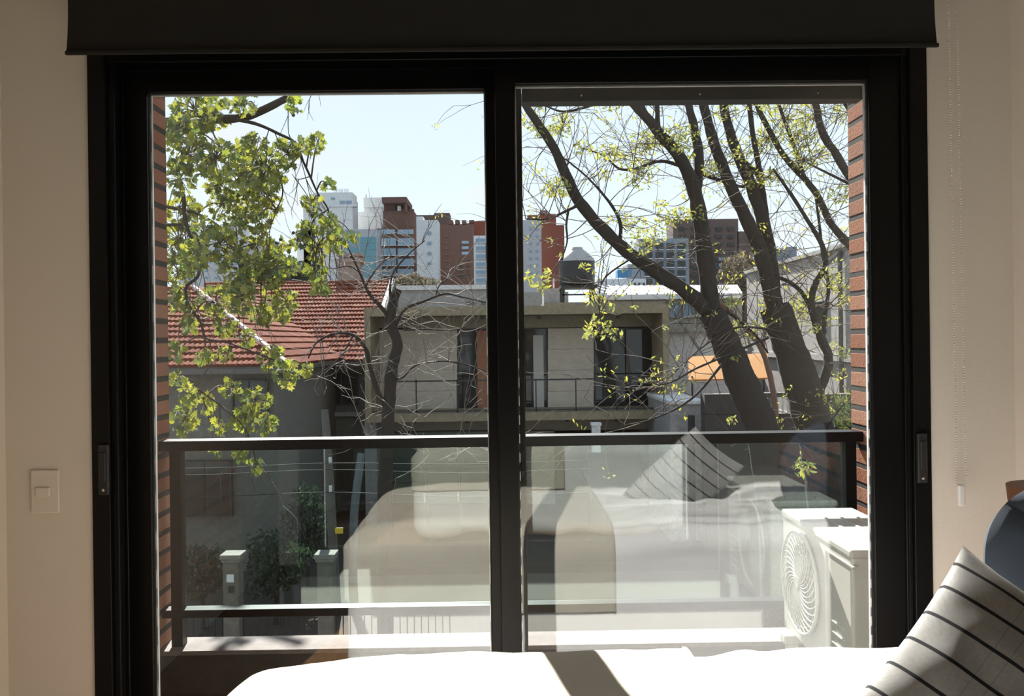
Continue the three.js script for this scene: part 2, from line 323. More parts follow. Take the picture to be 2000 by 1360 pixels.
function cushion(S, Hh, thick, power, seed, wrinkle) {
  const n = 60, pos = [], uv = [], idx = [], sgn = (t, e) => Math.sign(t) * Math.pow(Math.abs(t), e);
  for (const s of [1, -1]) for (let j = 0; j <= n; j++) for (let i = 0; i <= n; i++) {
    let u = i / n * 2 - 1, v = j / n * 2 - 1;
    const e = Math.pow(Math.max(0, (1 - Math.pow(Math.abs(u), 2.6)) * (1 - Math.pow(Math.abs(v), 2.6))), 0.48), U = u, Vv = v;
    if (power) { const m = Math.max(Math.abs(u), Math.abs(v)), l = Math.pow(Math.pow(Math.abs(u), power) + Math.pow(Math.abs(v), power), 1 / power) || 1; u *= m / l; v *= m / l; }
    else { u *= 1 - 0.075 * (1 - Vv * Vv) * Math.abs(U) ** 3; v *= 1 - 0.075 * (1 - U * U) * Math.abs(Vv) ** 3; }
    const wr = wrinkle * (N(U * 3, Vv * 3, s * 4 + seed) + Math.sin((U - Vv) * 7 + 3 * N(U, Vv, 2 + seed)) * Math.pow(Math.max(Math.abs(U), Math.abs(Vv)), 3));
    pos.push(u * S / 2, v * Hh / 2, s * (thick * e + wr * e)); uv.push((U + 1) / 2, (Vv + 1) / 2);
  }
  const o = (n + 1) * (n + 1);
  for (let j = 0; j < n; j++) for (let i = 0; i < n; i++) { const a = j * (n + 1) + i, b = a + n + 1; idx.push(a, a + 1, b, a + 1, b + 1, b, o + a, o + b, o + a + 1, o + a + 1, o + b, o + b + 1); }
  const g = new THREE.BufferGeometry(); g.setAttribute('position', new THREE.Float32BufferAttribute(pos, 3)); g.setAttribute('uv', new THREE.Float32BufferAttribute(uv, 2)); g.setIndex(idx);
  const m = mergeVertices((() => { const h = g.clone(); h.deleteAttribute('uv'); return h; })(), 1e-5); m.computeVertexNormals(); g.computeVertexNormals();
  return g;
}
{ // striped pillow, turned to the room, and the plain cushion behind it
  const lines = [0.045, 0.17, 0.295, 0.42, 0.545, 0.67, 0.795, 0.91];
  const st = tex((u, v) => { const k = lines.some(l => Math.abs(v - l) < 0.0075), f = [0.3, 0.36, 0.71].some(l => Math.abs(u - l) < 0.0022), w = 0.04 * tn(u, v, 40) + 0.03 * tn(u, v, 9); return k ? [0.10, 0.10, 0.115] : f ? [0.54, 0.53, 0.52] : [0.62 + w, 0.61 + w, 0.60 + w]; }, 512, true);
  const up = new THREE.Vector3(0.69, 0.69, -0.19).normalize(), right = new THREE.Vector3(0.80, -0.32, 0.51); right.addScaledVector(up, -right.dot(up)).normalize();
  const nor = right.clone().cross(up), g = cushion(0.37, 0.385, 0.062, 0, 0, 0.006);
  g.applyMatrix4(new THREE.Matrix4().makeBasis(right, up, nor));
  const tip = at(1884, 1074, 1.31), c = tip.clone().addScaledVector(up, -0.188).addScaledVector(right, 0.180); g.translate(c.x, c.y, c.z);
  single('striped_pillow', g, mat(1, 1, 1, 0.95, { map: st }), 'grey pillow with thin black stripes lying at the head of the bed', 'pillow');
  const q = cushion(0.40, 0.345, 0.06, 2.4, 5, 0.002); q.rotateX(-0.10); q.translate(1.128, 0.762, 0.575);
  single('round_cushion', q, mat(0.045, 0.058, 0.08, 0.95, { bumpMap: weave, bumpScale: 0.0008 }), 'plain blue-grey rounded cushion standing behind the striped pillow', 'cushion');
  const wt = thing('wooden_side_table', 'small round wooden table in the corner beyond the bed', 'side table', new THREE.Vector3(1.235, 0, 0.32));
  const wood = mat(0.50, 0.30, 0.13, 0.5, { map: woodTex });
  part('table_top', (() => { const c = new THREE.CylinderGeometry(0.098, 0.094, 0.038, 40); c.translate(1.235, 0.857, 0.32); return c; })(), wood, wt);
  for (let k = 0; k < 3; k++) { const a = k * 2.1 + 0.4; part('leg', limb([new THREE.Vector3(1.235 + 0.05 * Math.cos(a), 0.84, 0.32 + 0.05 * Math.sin(a)), new THREE.Vector3(1.235 + 0.085 * Math.cos(a), 0, 0.32 + 0.085 * Math.sin(a))], 0.013, 0.009, 10, 2), wood, wt); }
}

// ------------------------------------------------------------------ the balcony
const BL = -1.357, BR = 1.422, ZI = -1.10, ZO = -1.25, BF = -0.14;
struct('floor_balcony', bx(BL - 0.3, BR + 0.3, BF - 0.2, BF, ZO, -0.15), M.tile, 'dark tiled balcony floor below the curb', 'floor');
{ const cb = struct('curb', bx(BL, BR, BF, 0.008, ZO, ZI - 0.004), M.tile, 'balcony curb with pale stone coping under the railing', 'curb'); part('coping', bx(BL, BR, 0.008, 0.026, ZO - 0.01, ZI, 0.003), M.curb, cb, 'pale stone coping'); }
struct('wall_added_cladding', [bx(BL, DX0, BF, 2.6, -0.17, -0.15), bx(DX1, BR, BF, 2.6, -0.17, -0.15), bx(DX0, DX1, DTOP, 2.6, -0.17, -0.15)], mat(0.045, 0.042, 0.04, 0.9), 'unseen dark cladding added outside around the door to cut bounced light', 'wall');  // added out of view, dark so that less sunlight bounces and reflects
struct('ceiling_balcony', bx(BL - 0.3, BR + 0.3, 2.60, 2.78, ZO, -0.15), M.whitePlaster, 'underside slab of the balcony above', 'ceiling');
{
  const R = rng(11), H = 0.0765, bh = 0.0565, L = 0.235;
  const gFull = new RoundedBoxGeometry(0.1, bh, L - 0.006, 1, 0.003), gHalf = new RoundedBoxGeometry(0.1, bh, L / 2 - 0.006, 1, 0.003);
  metricUV(gFull); metricUV(gHalf);
  for (const s of [-1, 1]) {
    const xf = s < 0 ? BL : BR, x1 = xf + s * 0.0025, x2 = xf + s * 0.30;
    const w = struct(s < 0 ? 'wall_outer_left' : 'wall_outer_right', bx(Math.min(x1, x2), Math.max(x1, x2), BF, 2.6, ZO + 0.003, -0.15), M.mortar, s < 0 ? 'red brick balcony side wall at the left of the door' : 'sunlit red brick balcony side wall at the right of the door', 'brick wall');
    for (let c = 0; c * H + BF + H < 2.61; c++) {
      const y = BF + c * H + H / 2; let z = -0.15; const odd = c % 2;
      for (let k = 0; z - 0.05 > ZO; k++) {
        const half = (odd && k === 0), len = half ? L / 2 : L; let g = half ? gHalf : gFull, ll = len;
        if (z - len - 0.075 < ZO) { ll = z - ZO; g = new RoundedBoxGeometry(0.1, bh, ll - 0.006, 1, 0.003); metricUV(g); }
        piece('brick', g, M.bricks[Math.floor(R() * 5)], w, new THREE.Vector3(xf + s * (0.05 + 0.0015 * R()), y + 0.0015 * (R() - 0.5), z - ll / 2));
        z -= ll;
      }
    }
  }
}
{ // railing
  const rl = thing('balcony_railing', 'black metal balcony railing with clear glass panel', 'railing', new THREE.Vector3(0.03, 0.026, -1.17)), z = -1.172;
  const rt = at(982, 851, 3.37).y;
  part('top_rail', bx(BL, BR, rt - 0.04, rt, z - 0.045, z + 0.045, 0.003), M.black, rl);
  part('bottom_rail', bx(BL, BR, 0.140, 0.172, z - 0.03, z + 0.03, 0.003), M.black, rl);
  for (const px of [347, 1659]) { const x = at(px, 1000, 3.37).x; part('post', bx(x - 0.022, x + 0.022, 0.026, rt - 0.04, z - 0.025, z + 0.025, 0.002), M.black, rl); }
  const gl = at(360, 1000, 3.37).x, gr = at(1646, 1000, 3.37).x;
  part('glass_panel', bx(gl, gr, 0.172, rt - 0.04, z - 0.004, z + 0.004), M.railGlass, rl, 'clear greenish glass panel');
}
{ // air conditioner
  const x0 = 1.085, x1 = 1.36, y0 = 0.085, y1 = 0.548, z0 = -1.095, z1 = -0.44;
  const a = thing('air_conditioner_unit', 'off-white outdoor air conditioner unit with round swirl grille on the balcony', 'air conditioner', new THREE.Vector3((x0 + x1) / 2, BF, (z0 + z1) / 2));
  part('casing', bx(x0, x1, y0, y1 - 0.018, z0, z1, 0.012), M.ac, a);
  part('lid', [bx(x0 - 0.004, x1 + 0.004, y1 - 0.03, y1, z0 - 0.004, z1 + 0.004, 0.01), ...[0.09, 0.15, 0.21].map(k => bx(x0 + k, x0 + k + 0.012, y1 - 0.006, y1 + 0.004, z0 + 0.05, z1 - 0.04, 0.003))], M.ac, a);
  const fy = 0.325, fz = -0.872, fr = 0.182;
  const disc = new THREE.CylinderGeometry(fr, fr, 0.004, 48); disc.rotateZ(Math.PI / 2); disc.translate(x0 - 0.001, fy, fz); part('fan_opening', disc, M.acDark, a);
  for (let k = 0; k < 3; k++) {
    const bl = new THREE.BoxGeometry(0.003, 0.15, 0.08, 1, 6, 4); bl.translate(0, 0.09, 0); bl.rotateX(k * 2.094 + 0.5); bl.translate(x0 - 0.0045, fy, fz); part('fan_blade', bl, mat(0.30, 0.30, 0.29, 0.6), a);
  }
  const gr = [], ring = (r, t) => { const g = new THREE.TorusGeometry(r, t, 6, 64); g.rotateY(Math.PI / 2); g.translate(x0 - 0.016, fy, fz); return g; };
  for (const r of [0.035, 0.06, 0.085, 0.11, 0.135, 0.16]) gr.push(ring(r, 0.0014));
  const spokes = [];
  for (let k = 0; k < 30; k++) {
    const p = []; for (let i = 0; i <= 7; i++) { const t = i / 7, r = 0.018 + t * (fr - 0.012), an = k / 30 * 6.283 + t * 1.15; p.push(new THREE.Vector3(x0 - 0.016 - 0.006 * (1 - t * t), fy + r * Math.sin(an), fz + r * Math.cos(an))); }
    spokes.push(limb(p, 0.0024, 0.0024, 5, 2));
  }
  const grille = part('grille', [...gr, ...spokes, ring(fr, 0.006)], M.ac, a, 'round white swirl grille');
  const hub = new THREE.CylinderGeometry(0.022, 0.022, 0.008, 24); hub.rotateZ(Math.PI / 2); hub.translate(x0 - 0.022, fy, fz); part('hub', hub, M.ac, grille);
  part('side_ridge', [bx(x0 - 0.004, x0 + 0.01, y0 + 0.02, y1 - 0.05, -0.655, -0.648, 0.002), bx(x0 - 0.004, x0 + 0.01, y1 - 0.055, y1 - 0.048, -0.64, z1 + 0.02, 0.002)], M.ac, a);
  for (let k = 0; k < 5; k++) { const l = new RoundedBoxGeometry(0.008, 0.008, 0.10, 2, 0.003); l.rotateX(0); l.translate(x0 - 0.001, y0 + 0.05 + k * 0.035, -0.55); part('louvre', l, M.ac, a); }
  part('service_cover', bx(x0 + 0.05, x1 - 0.03, y0 + 0.05, y1 - 0.09, z1 - 0.004, z1 + 0.014, 0.006), M.ac, a);
  part('grip', bx(x0 + 0.10, x0 + 0.19, y1 - 0.16, y1 - 0.12, z1 + 0.008, z1 + 0.016, 0.003), mat(0.35, 0.34, 0.31, 0.5), a);
  for (const yy of [0.22, 0.17]) { const v = new THREE.CylinderGeometry(0.011, 0.011, 0.05, 14); v.rotateX(Math.PI / 2); v.translate(x0 + 0.07, yy, z1 + 0.03); part('valve', v, M.steel, a); }
  for (const z of [z0 + 0.09, z1 - 0.1]) part('foot', [bx(x0 - 0.035, x1 + 0.03, y0 - 0.028, y0 + 0.004, z - 0.025, z + 0.025, 0.004), bx(x0 - 0.02, x0 + 0.02, BF, y0 - 0.02, z - 0.02, z + 0.02, 0.003), bx(x1 - 0.04, x1, BF, y0 - 0.02, z - 0.02, z + 0.02, 0.003)], M.ac, a);
}

// ------------------------------------------------------------------ ground
struct('ground', bx(-220, 220, GROUND - 0.4, GROUND - 0.12, -260, -0.6), M.asphalt, 'grey ground of the neighbourhood', 'ground');
struct('street', bx(-60, 60, GROUND - 0.12, GROUND - 0.10, -9.2, -2), M.asphalt, 'asphalt street in front of the balcony', 'street');
struct('pavement', bx(-60, 60, GROUND - 0.12, GROUND, -10.9, -9.2), M.pave, 'pavement across the street', 'pavement');
struct('front_yards', bx(-60, 60, GROUND - 0.12, GROUND - 0.01, -42, -10.9), mat(0.05, 0.047, 0.036, 0.95, { map: concTex }), 'front yards across the street, soil and paving darkened to stand in for shade', 'yard');  // shade over the yards is put into this dark base colour
struct('facade_below', bx(-4, 4, GROUND, BF - 0.2, -1.0, -0.3), M.greyPlaster, 'own building wall beneath the balcony', 'wall');

// ------------------------------------------------------------------ houses across the street
/** a flat polygon with thickness t below it; pts in order, in one plane */
function slab(pts, t) {
  const n = new THREE.Vector3().crossVectors(pts[1].clone().sub(pts[0]), pts[2].clone().sub(pts[0])).normalize(); if (n.y < 0) n.negate();
  const pos = [], low = pts.map(p => p.clone().addScaledVector(n, -t)), tri = (a, b, c) => pos.push(a.x, a.y, a.z, b.x, b.y, b.z, c.x, c.y, c.z);
  for (let i = 1; i < pts.length - 1; i++) { tri(pts[0], pts[i], pts[i + 1]); tri(low[0], low[i + 1], low[i]); }
  for (let i = 0; i < pts.length; i++) { const j = (i + 1) % pts.length; tri(pts[i], low[i], pts[j]); tri(pts[j], low[i], low[j]); }
  const g = new THREE.BufferGeometry(); g.setAttribute('position', new THREE.Float32BufferAttribute(pos, 3)); g.computeVertexNormals(); metricUV(g); return g;
}
const tileGeo = (() => {                                              // interlocking clay tile: two rolls wide, lower end proud
  const w = 0.22, l = 0.37, nx = 8, pos = [], idx = [];
  for (let j = 0; j <= 1; j++) for (let i = 0; i <= nx; i++) { const u = i / nx; pos.push((u - 0.5) * w, 0.022 * Math.abs(Math.sin(u * 2 * Math.PI)) + (j ? 0.0 : 0.046), j * l); }
  for (let i = 0; i <= nx; i++) { const u = i / nx; pos.push((u - 0.5) * w, 0, 0.0); }
  for (let i = 0; i < nx; i++) { idx.push(i, nx + 1 + i, i + 1, i + 1, nx + 1 + i, nx + 2 + i); const b = 2 * (nx + 1) + i; idx.push(i, i + 1, b, i + 1, b + 1, b); }
  const g = new THREE.BufferGeometry(); g.setAttribute('position', new THREE.Float32BufferAttribute(pos, 3)); g.setIndex(idx); return (() => { const h = g.toNonIndexed(); h.computeVertexNormals(); metricUV(h); return h; })();
})();
const clay = [[0.21, 0.062, 0.034], [0.245, 0.082, 0.047], [0.17, 0.045, 0.026], [0.27, 0.12, 0.078]].map(c => phys(...c, 0.9, { map: brickTex, specularIntensity: 0.12 }));
/** tiles laid in courses on a roof plane; the first `most` become pieces, the rest one part */
function tileRoof(parent, poly, eaveA, eaveB, seed, most) {
  const R = rng(seed), U = eaveB.clone().sub(eaveA).normalize(), nrm = new THREE.Vector3().crossVectors(poly[1].clone().sub(poly[0]), poly[2].clone().sub(poly[0])).normalize(); if (nrm.y < 0) nrm.negate();
  let Vv = nrm.clone().cross(U); if (Vv.y < 0) Vv.negate();
  const p2 = poly.map(p => { const q = p.clone().sub(eaveA); return [q.dot(U), q.dot(Vv)]; });
  const inside = (x, y) => { let c = false; for (let i = 0, j = p2.length - 1; i < p2.length; j = i++) { const [xi, yi] = p2[i], [xj, yj] = p2[j]; if ((yi > y) !== (yj > y) && x < (xj - xi) * (y - yi) / (yj - yi) + xi) c = !c; } return c; };
  const us = p2.map(p => p[0]), vs = p2.map(p => p[1]), list = [];
  const X = new THREE.Vector3().crossVectors(nrm, Vv), basis = new THREE.Matrix4().makeBasis(X, nrm, Vv), q = new THREE.Quaternion().setFromRotationMatrix(basis);
  for (let v = 0, row = 0; v < Math.max(...vs); v += 0.32, row++) for (let u = Math.min(...us); u < Math.max(...us); u += 0.22) if (inside(u, v + 0.12)) {
    const p = eaveA.clone().addScaledVector(U, u + 0.005 * (R() - 0.5)).addScaledVector(Vv, v + 0.01 * (R() - 0.5)).addScaledVector(nrm, 0.01 + 0.006 * R()); list.push(p);
  }
  list.sort((a, b) => a.distanceTo(EYE) - b.distanceTo(EYE));
  const rest = [[], [], [], []];
  list.forEach((p, i) => {
    const k = Math.floor(R() * 3.4);
    if (i < most) piece('roof_tile', tileGeo, clay[k], parent, p, q);
    else { const g = tileGeo.clone(); g.applyQuaternion(q); g.translate(p.x, p.y, p.z); rest[k].push(g); }
  });
  rest.forEach((l, k) => { if (l.length) part('roof_tiles', l, clay[k], parent).userData.kind = 'stuff'; });
}
function ridge(a, b, m, parent, r = 0.1, name = 'ridge_tile') {
  const n = Math.round(a.distanceTo(b) / 0.36), dir = b.clone().sub(a);
  for (let i = 0; i < n; i++) { const p = a.clone().addScaledVector(dir, i / n), q = a.clone().addScaledVector(dir, (i + 1.12) / n); part(name, limb([p, q], r * 1.08, r * 0.9, 8, 1), m, parent); }
}
/** window with frame, pane(s) on a wall that faces the camera */
function win(parent, x0, y0, x1, y1, d, panes, fm = M.blackDull, gm = M.darkGlass, t = 3) {
  const w = part('window', [bp(x0, y0, x1, y0 + t, d, 0.12), bp(x0, y1 - t, x1, y1, d, 0.12), bp(x0, y0, x0 + t, y1, d, 0.12), bp(x1 - t, y0, x1, y1, d, 0.12)], fm, parent);
  for (let k = 0; k < panes; k++) { const a = x0 + (x1 - x0) * k / panes, b = x0 + (x1 - x0) * (k + 1) / panes; part('pane', bp(a + t * 0.4, y0 + t * 0.5, b - t * 0.4, y1 - t * 0.5, d + 0.06, 0.03), gm, w); }
  return w;
}
{ // tile-roofed house at left
  const e1 = at(150, 722, 17.5), e2 = at(562, 716, 17.5), ap = at(380, 566, 22), al = at(150, 569, 22);
  e1.y = e2.y; al.y = ap.y;
  const h = thing('tiled_house', 'old house with red clay tile roof behind the left tree', 'house', new THREE.Vector3(-6.5, GROUND, -20));
  const wallX1 = e2.x - 0.35, z1 = e2.z - 0.45;
  const wl = part('wall', [bx(e1.x, wallX1, GROUND, e2.y - 0.05, -24, z1), bx(wallX1, at(712, 700, 23.5).x - 0.15, GROUND, at(660, 706, 23.5).y - 0.05, -28, -22.0)], M.darkPlaster, h);
  const roof = part('roof', [slab([e1, e2, ap, al], 0.12)], M.darkPlaster, h);
  const back = new THREE.Vector3(ap.x, ap.y, 2.2 - 28.5), eb = new THREE.Vector3(e2.x, e2.y, 2.2 - 25);
  tileRoof(roof, [e1, e2, ap, al], e1, e2, 3, 300);
  const roofB = part('roof', [slab([e2, eb, back, ap], 0.12)], M.darkPlaster, h);
  tileRoof(roofB, [e2, eb, back, ap], eb, e2, 4, 0);
  const m1 = at(400, 709, 23.5), m2 = at(712, 706, 23.5), r2 = at(764, 552, 29), r1 = at(400, 553, 29); m1.y = m2.y; r1.y = r2.y; 
  const roofC = part('roof', [slab([m1, m2, r2, r1], 0.12)], M.darkPlaster, h);
  tileRoof(roofC, [m1, m2, r2, r1], m1, m2, 5, 300);
  const cap = mat(0.60, 0.50, 0.44, 0.85);
  ridge(e2.clone().add(new THREE.Vector3(0, 0.04, 0)), ap.clone().add(new THREE.Vector3(0, 0.04, 0)), cap, roofB, 0.075);
  ridge(r1, r2, clay[1], roofC, 0.09); ridge(al, ap, clay[1], roof, 0.09);
  part('verge', limb([m2.clone().add(new THREE.Vector3(0.05, 0.06, 0)), r2.clone().add(new THREE.Vector3(0.05, 0.08, 0))], 0.09, 0.09, 8, 4), mat(0.75, 0.73, 0.70, 0.8), roofC, 'pale cement verge');
  part('gutter', [bx(e1.x, e2.x, e2.y - 0.14, e2.y - 0.03, e2.z - 0.02, e2.z + 0.07), bx(m1.x, m2.x, m2.y - 0.14, m2.y - 0.03, m2.z - 0.02, m2.z + 0.07)], mat(0.10, 0.09, 0.085, 0.6), h);
  win(h, 452, 742, 522, 812, 17.8, 2); win(h, 348, 900, 452, 1010, 17.8, 2); win(h, 634, 728, 700, 792, 24.1, 2); win(h, 600, 870, 690, 960, 24.1, 2, M.blackDull, M.darkGlass);
  for (const x of [585, 612]) part('pilaster', bp(x - 9, 735, x + 9, 970, 24.05, 0.2), M.greyPlaster, h);
  part('sill_band', bp(560, 806, 706, 814, 24.05, 0.2), M.greyPlaster, h);
  const cm = mat(0.42, 0.33, 0.29, 0.9, { map: concTex });
  const ch = part('chimney', [bp(660, 512, 703, 575, 30, 0.7), bp(655, 505, 708, 513, 29.95, 0.85), bp(662, 499, 668, 506, 30, 0.6), bp(679, 499, 684, 506, 30, 0.6), bp(695, 499, 701, 506, 30, 0.6), bp(657, 495, 706, 500, 29.95, 0.85)], cm, h, 'pinkish plastered chimney with capped top');
}
{ // concrete box house
  const d = 22, db = 23.6, h = thing('concrete_house', 'modern concrete box house with balcony across the street', 'house', new THREE.Vector3(at(1005, 900, d).x, GROUND, 2.2 - 25));
  const fx0 = at(712, 700, d).x, fx1 = at(1307, 700, d).x, yt = at(1005, 598, d).y, ys = at(1005, 615, d).y, yf = at(1005, 806, d).y, yb = at(1005, 822, d).y, zf = 2.2 - d;
  part('frame', [bx(fx0, fx1, ys, yt, zf - 7, zf), bx(fx0, fx1, yb, yf, zf - 3.2, zf), bx(fx0, fx0 + 0.16, yf, ys, zf - 7, zf), bx(fx1 - 0.16, fx1, yf, ys, zf - 7, zf)], M.concreteWarm, h, 'ochre concrete frame of the upper floor');
  part('lintel', bp(735, 612, 1290, 641, db, 0.3), M.concrete, h);
  const tr = (x0, x1) => {                                            // travertine slabs in courses
    for (let r = 0; r < 4; r++) { const y0 = 641 + r * 41; const n = Math.max(1, Math.round((x1 - x0) / 80)); for (let k = 0; k < n; k++) part('stone_slab', bp(x0 + (x1 - x0) * k / n + 0.25, y0 + 0.25, x0 + (x1 - x0) * (k + 1) / n - 0.25, y0 + 40.8, db - 0.02 * ((r + k) % 2) * 0.4, 0.25), M.travertine, h); }
  };
  tr(728, 893); tr(1070, 1160);
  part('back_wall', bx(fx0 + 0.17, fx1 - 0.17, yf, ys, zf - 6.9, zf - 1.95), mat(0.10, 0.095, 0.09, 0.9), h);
  win(h, 893, 641, 1070, 805, db, 4); win(h, 1160, 641, 1284, 805, db, 2);
  part('window_panel', bp(932, 646, 955, 800, db + 0.05, 0.02), mat(0.30, 0.13, 0.07, 0.8), h, 'rust brown panel painted as a reflection in the glass'); part('window_panel', bp(1042, 655, 1062, 800, db + 0.05, 0.02), mat(0.42, 0.40, 0.36, 0.8), h, 'pale panel');  // the rust panel paints a reflection onto the window pane
  part('column', bp(1284, 617, 1296, 806, db - 0.1, 0.3), M.concrete, h);
  for (const [x, y] of [[942, 622], [1053, 621], [1208, 620]]) part('spotlight', bp(x - 4, y - 3, x + 4, y + 2, d + 0.5, 0.1), M.blackDull, h);
  for (const [x, y] of [[808, 825], [912, 825], [1108, 822], [1205, 822]]) part('spotlight', bp(x - 4, y - 3, x + 4, y + 2, d + 0.5, 0.1), M.blackDull, h);
  const rail = part('railing', [bp(728, 741, 1293, 744, d + 0.1, 0.05), bp(728, 800, 1293, 803, d + 0.1, 0.04), ...[736, 813, 893, 970, 1047, 1125, 1205, 1285].map(x => bp(x - 1.2, 742, x + 1.2, 808, d + 0.1, 0.04))], M.blackDull, h, 'thin black balcony railing');
  // ground floor
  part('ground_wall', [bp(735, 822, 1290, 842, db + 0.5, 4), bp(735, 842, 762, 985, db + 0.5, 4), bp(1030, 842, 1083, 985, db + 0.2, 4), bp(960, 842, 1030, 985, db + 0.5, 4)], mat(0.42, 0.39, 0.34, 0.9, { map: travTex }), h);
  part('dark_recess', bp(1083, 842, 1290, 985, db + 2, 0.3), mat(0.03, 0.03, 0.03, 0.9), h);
  win(h, 762, 842, 960, 985, db + 0.4, 3, M.blackDull, M.greenGlass);
  part('pier', bpg(1290, 825, 1308, d + 0.3, 6), M.darkPlaster, h); part('pier', bpg(712, 822, 735, d + 0.3, 6), M.greyPlaster, h);
  
  // terrace rail in front
  part('garden_railing', [bp(760, 913, 1030, 916, 20.5, 0.05), bp(760, 940, 1030, 943, 20.5, 0.05), ...[770, 835, 900, 965, 1028].map(x => bp(x - 1.2, 913, x + 1.2, 1058, 20.5, 0.05))], M.blackDull, h);
}
const leanPost = thing('white_gate_post', 'bright white post standing left of the garage of the concrete house', 'post', new THREE.Vector3(at(1165, 900, 20).x, GROUND, -17.8));
part('post_body', bp(1157, 832, 1173, 884, 20, 0.22), M.whitePlaster, leanPost); part('plinth', bpg(1150, 884, 1182, 20.0, 0.4), mat(0.05, 0.05, 0.05, 0.9), leanPost); part('post_cap', bp(1155, 827, 1175, 832, 19.97, 0.28), M.whitePlaster, leanPost);
{ // black water tank on its stand
  const d = 31, c = at(1131, 590, d), s = d / F, t = thing('water_tank', 'black plastic water tank with pale conical lid on a rooftop', 'water tank', new THREE.Vector3(c.x, at(1181, 590, 30.2).y, c.z - 0.8));
  const y = (p) => at(1131, p, d).y, z = c.z - 0.8;
  const prof = [[0, y(556)], [33, y(556)], [36, y(552)], [36, y(540)], [37, y(538)], [36, y(536)], [36, y(522)], [37, y(520)], [36, y(518)], [36, y(508)]].map(([r, yy]) => new THREE.Vector2(r * s, yy));
  const g = new THREE.LatheGeometry(prof, 32); g.translate(c.x, 0, z); part('tank_body', g, mat(0.012, 0.014, 0.016, 0.45), t);
  const lid = new THREE.LatheGeometry([[37, y(508)], [35, y(502)], [20, y(487)], [13, y(483)], [13, y(479)], [0, y(478)]].map(([r, yy]) => new THREE.Vector2(r * s, yy)), 32); lid.translate(c.x, 0, z); part('lid', lid, mat(0.36, 0.35, 0.33, 0.6), t, 'pale grey conical lid');
  for (const [dx, dz] of [[-30, -0.5], [30, -0.5], [-30, 0.5], [30, 0.5]]) part('stand_leg', bx(c.x + dx * s - 0.05, c.x + dx * s + 0.05, at(1181, 590, 30.2).y, y(556), z + dz - 0.05, z + dz + 0.05), M.blackDull, t);
  part('stand_frame', [bp(1096, 556, 1168, 562, d + 0.3, 1.3), bp(1098, 574, 1166, 577, d + 0.25, 0.06)], M.blackDull, t);
  const b = thing('rooftop_building', 'low building with pale parapet behind the concrete house', 'building', new THREE.Vector3(-1, GROUND, 2.2 - 38));
  part('wall', [bpg(778, 563, 960, 36, 8), bpg(955, 571, 1110, 36, 6)], M.greyPlaster, b);
  const tb = thing('low_flat_building', 'low flat-roofed block carrying the black water tank', 'building', new THREE.Vector3(at(1190, 700, 31).x, GROUND, 2.2 - 31.5)); part('wall', bpg(1062, 590, 1300, 30.2, 2.3), M.concrete, tb);
  part('parapet', bp(774, 557, 962, 566, 35.9, 0.3), M.whitePlaster, b); 
  for (const x of [918, 948]) win(b, x - 9, 588, x + 9, 594, 35.9, 1, M.greyPlaster, M.darkGlass, 1);
  const hut = thing('rooftop_hut', 'small grey hut with a vent pipe left of the water tank', 'hut', new THREE.Vector3(at(1077, 592, 30.6).x, at(1181, 590, 30.2).y, 2.2 - 31.2)), hb = bp(1062, 563, 1092, 592, 30.6, 1.2); hb.translate(0, at(1181, 590, 30.2).y - at(1077, 592, 30.6).y, 0); part('walls', hb, M.greyPlaster, hut); part('vent_pipe', bp(1080, 543, 1083, 564, 30.8, 0.06), M.whitePlaster, hut);
}
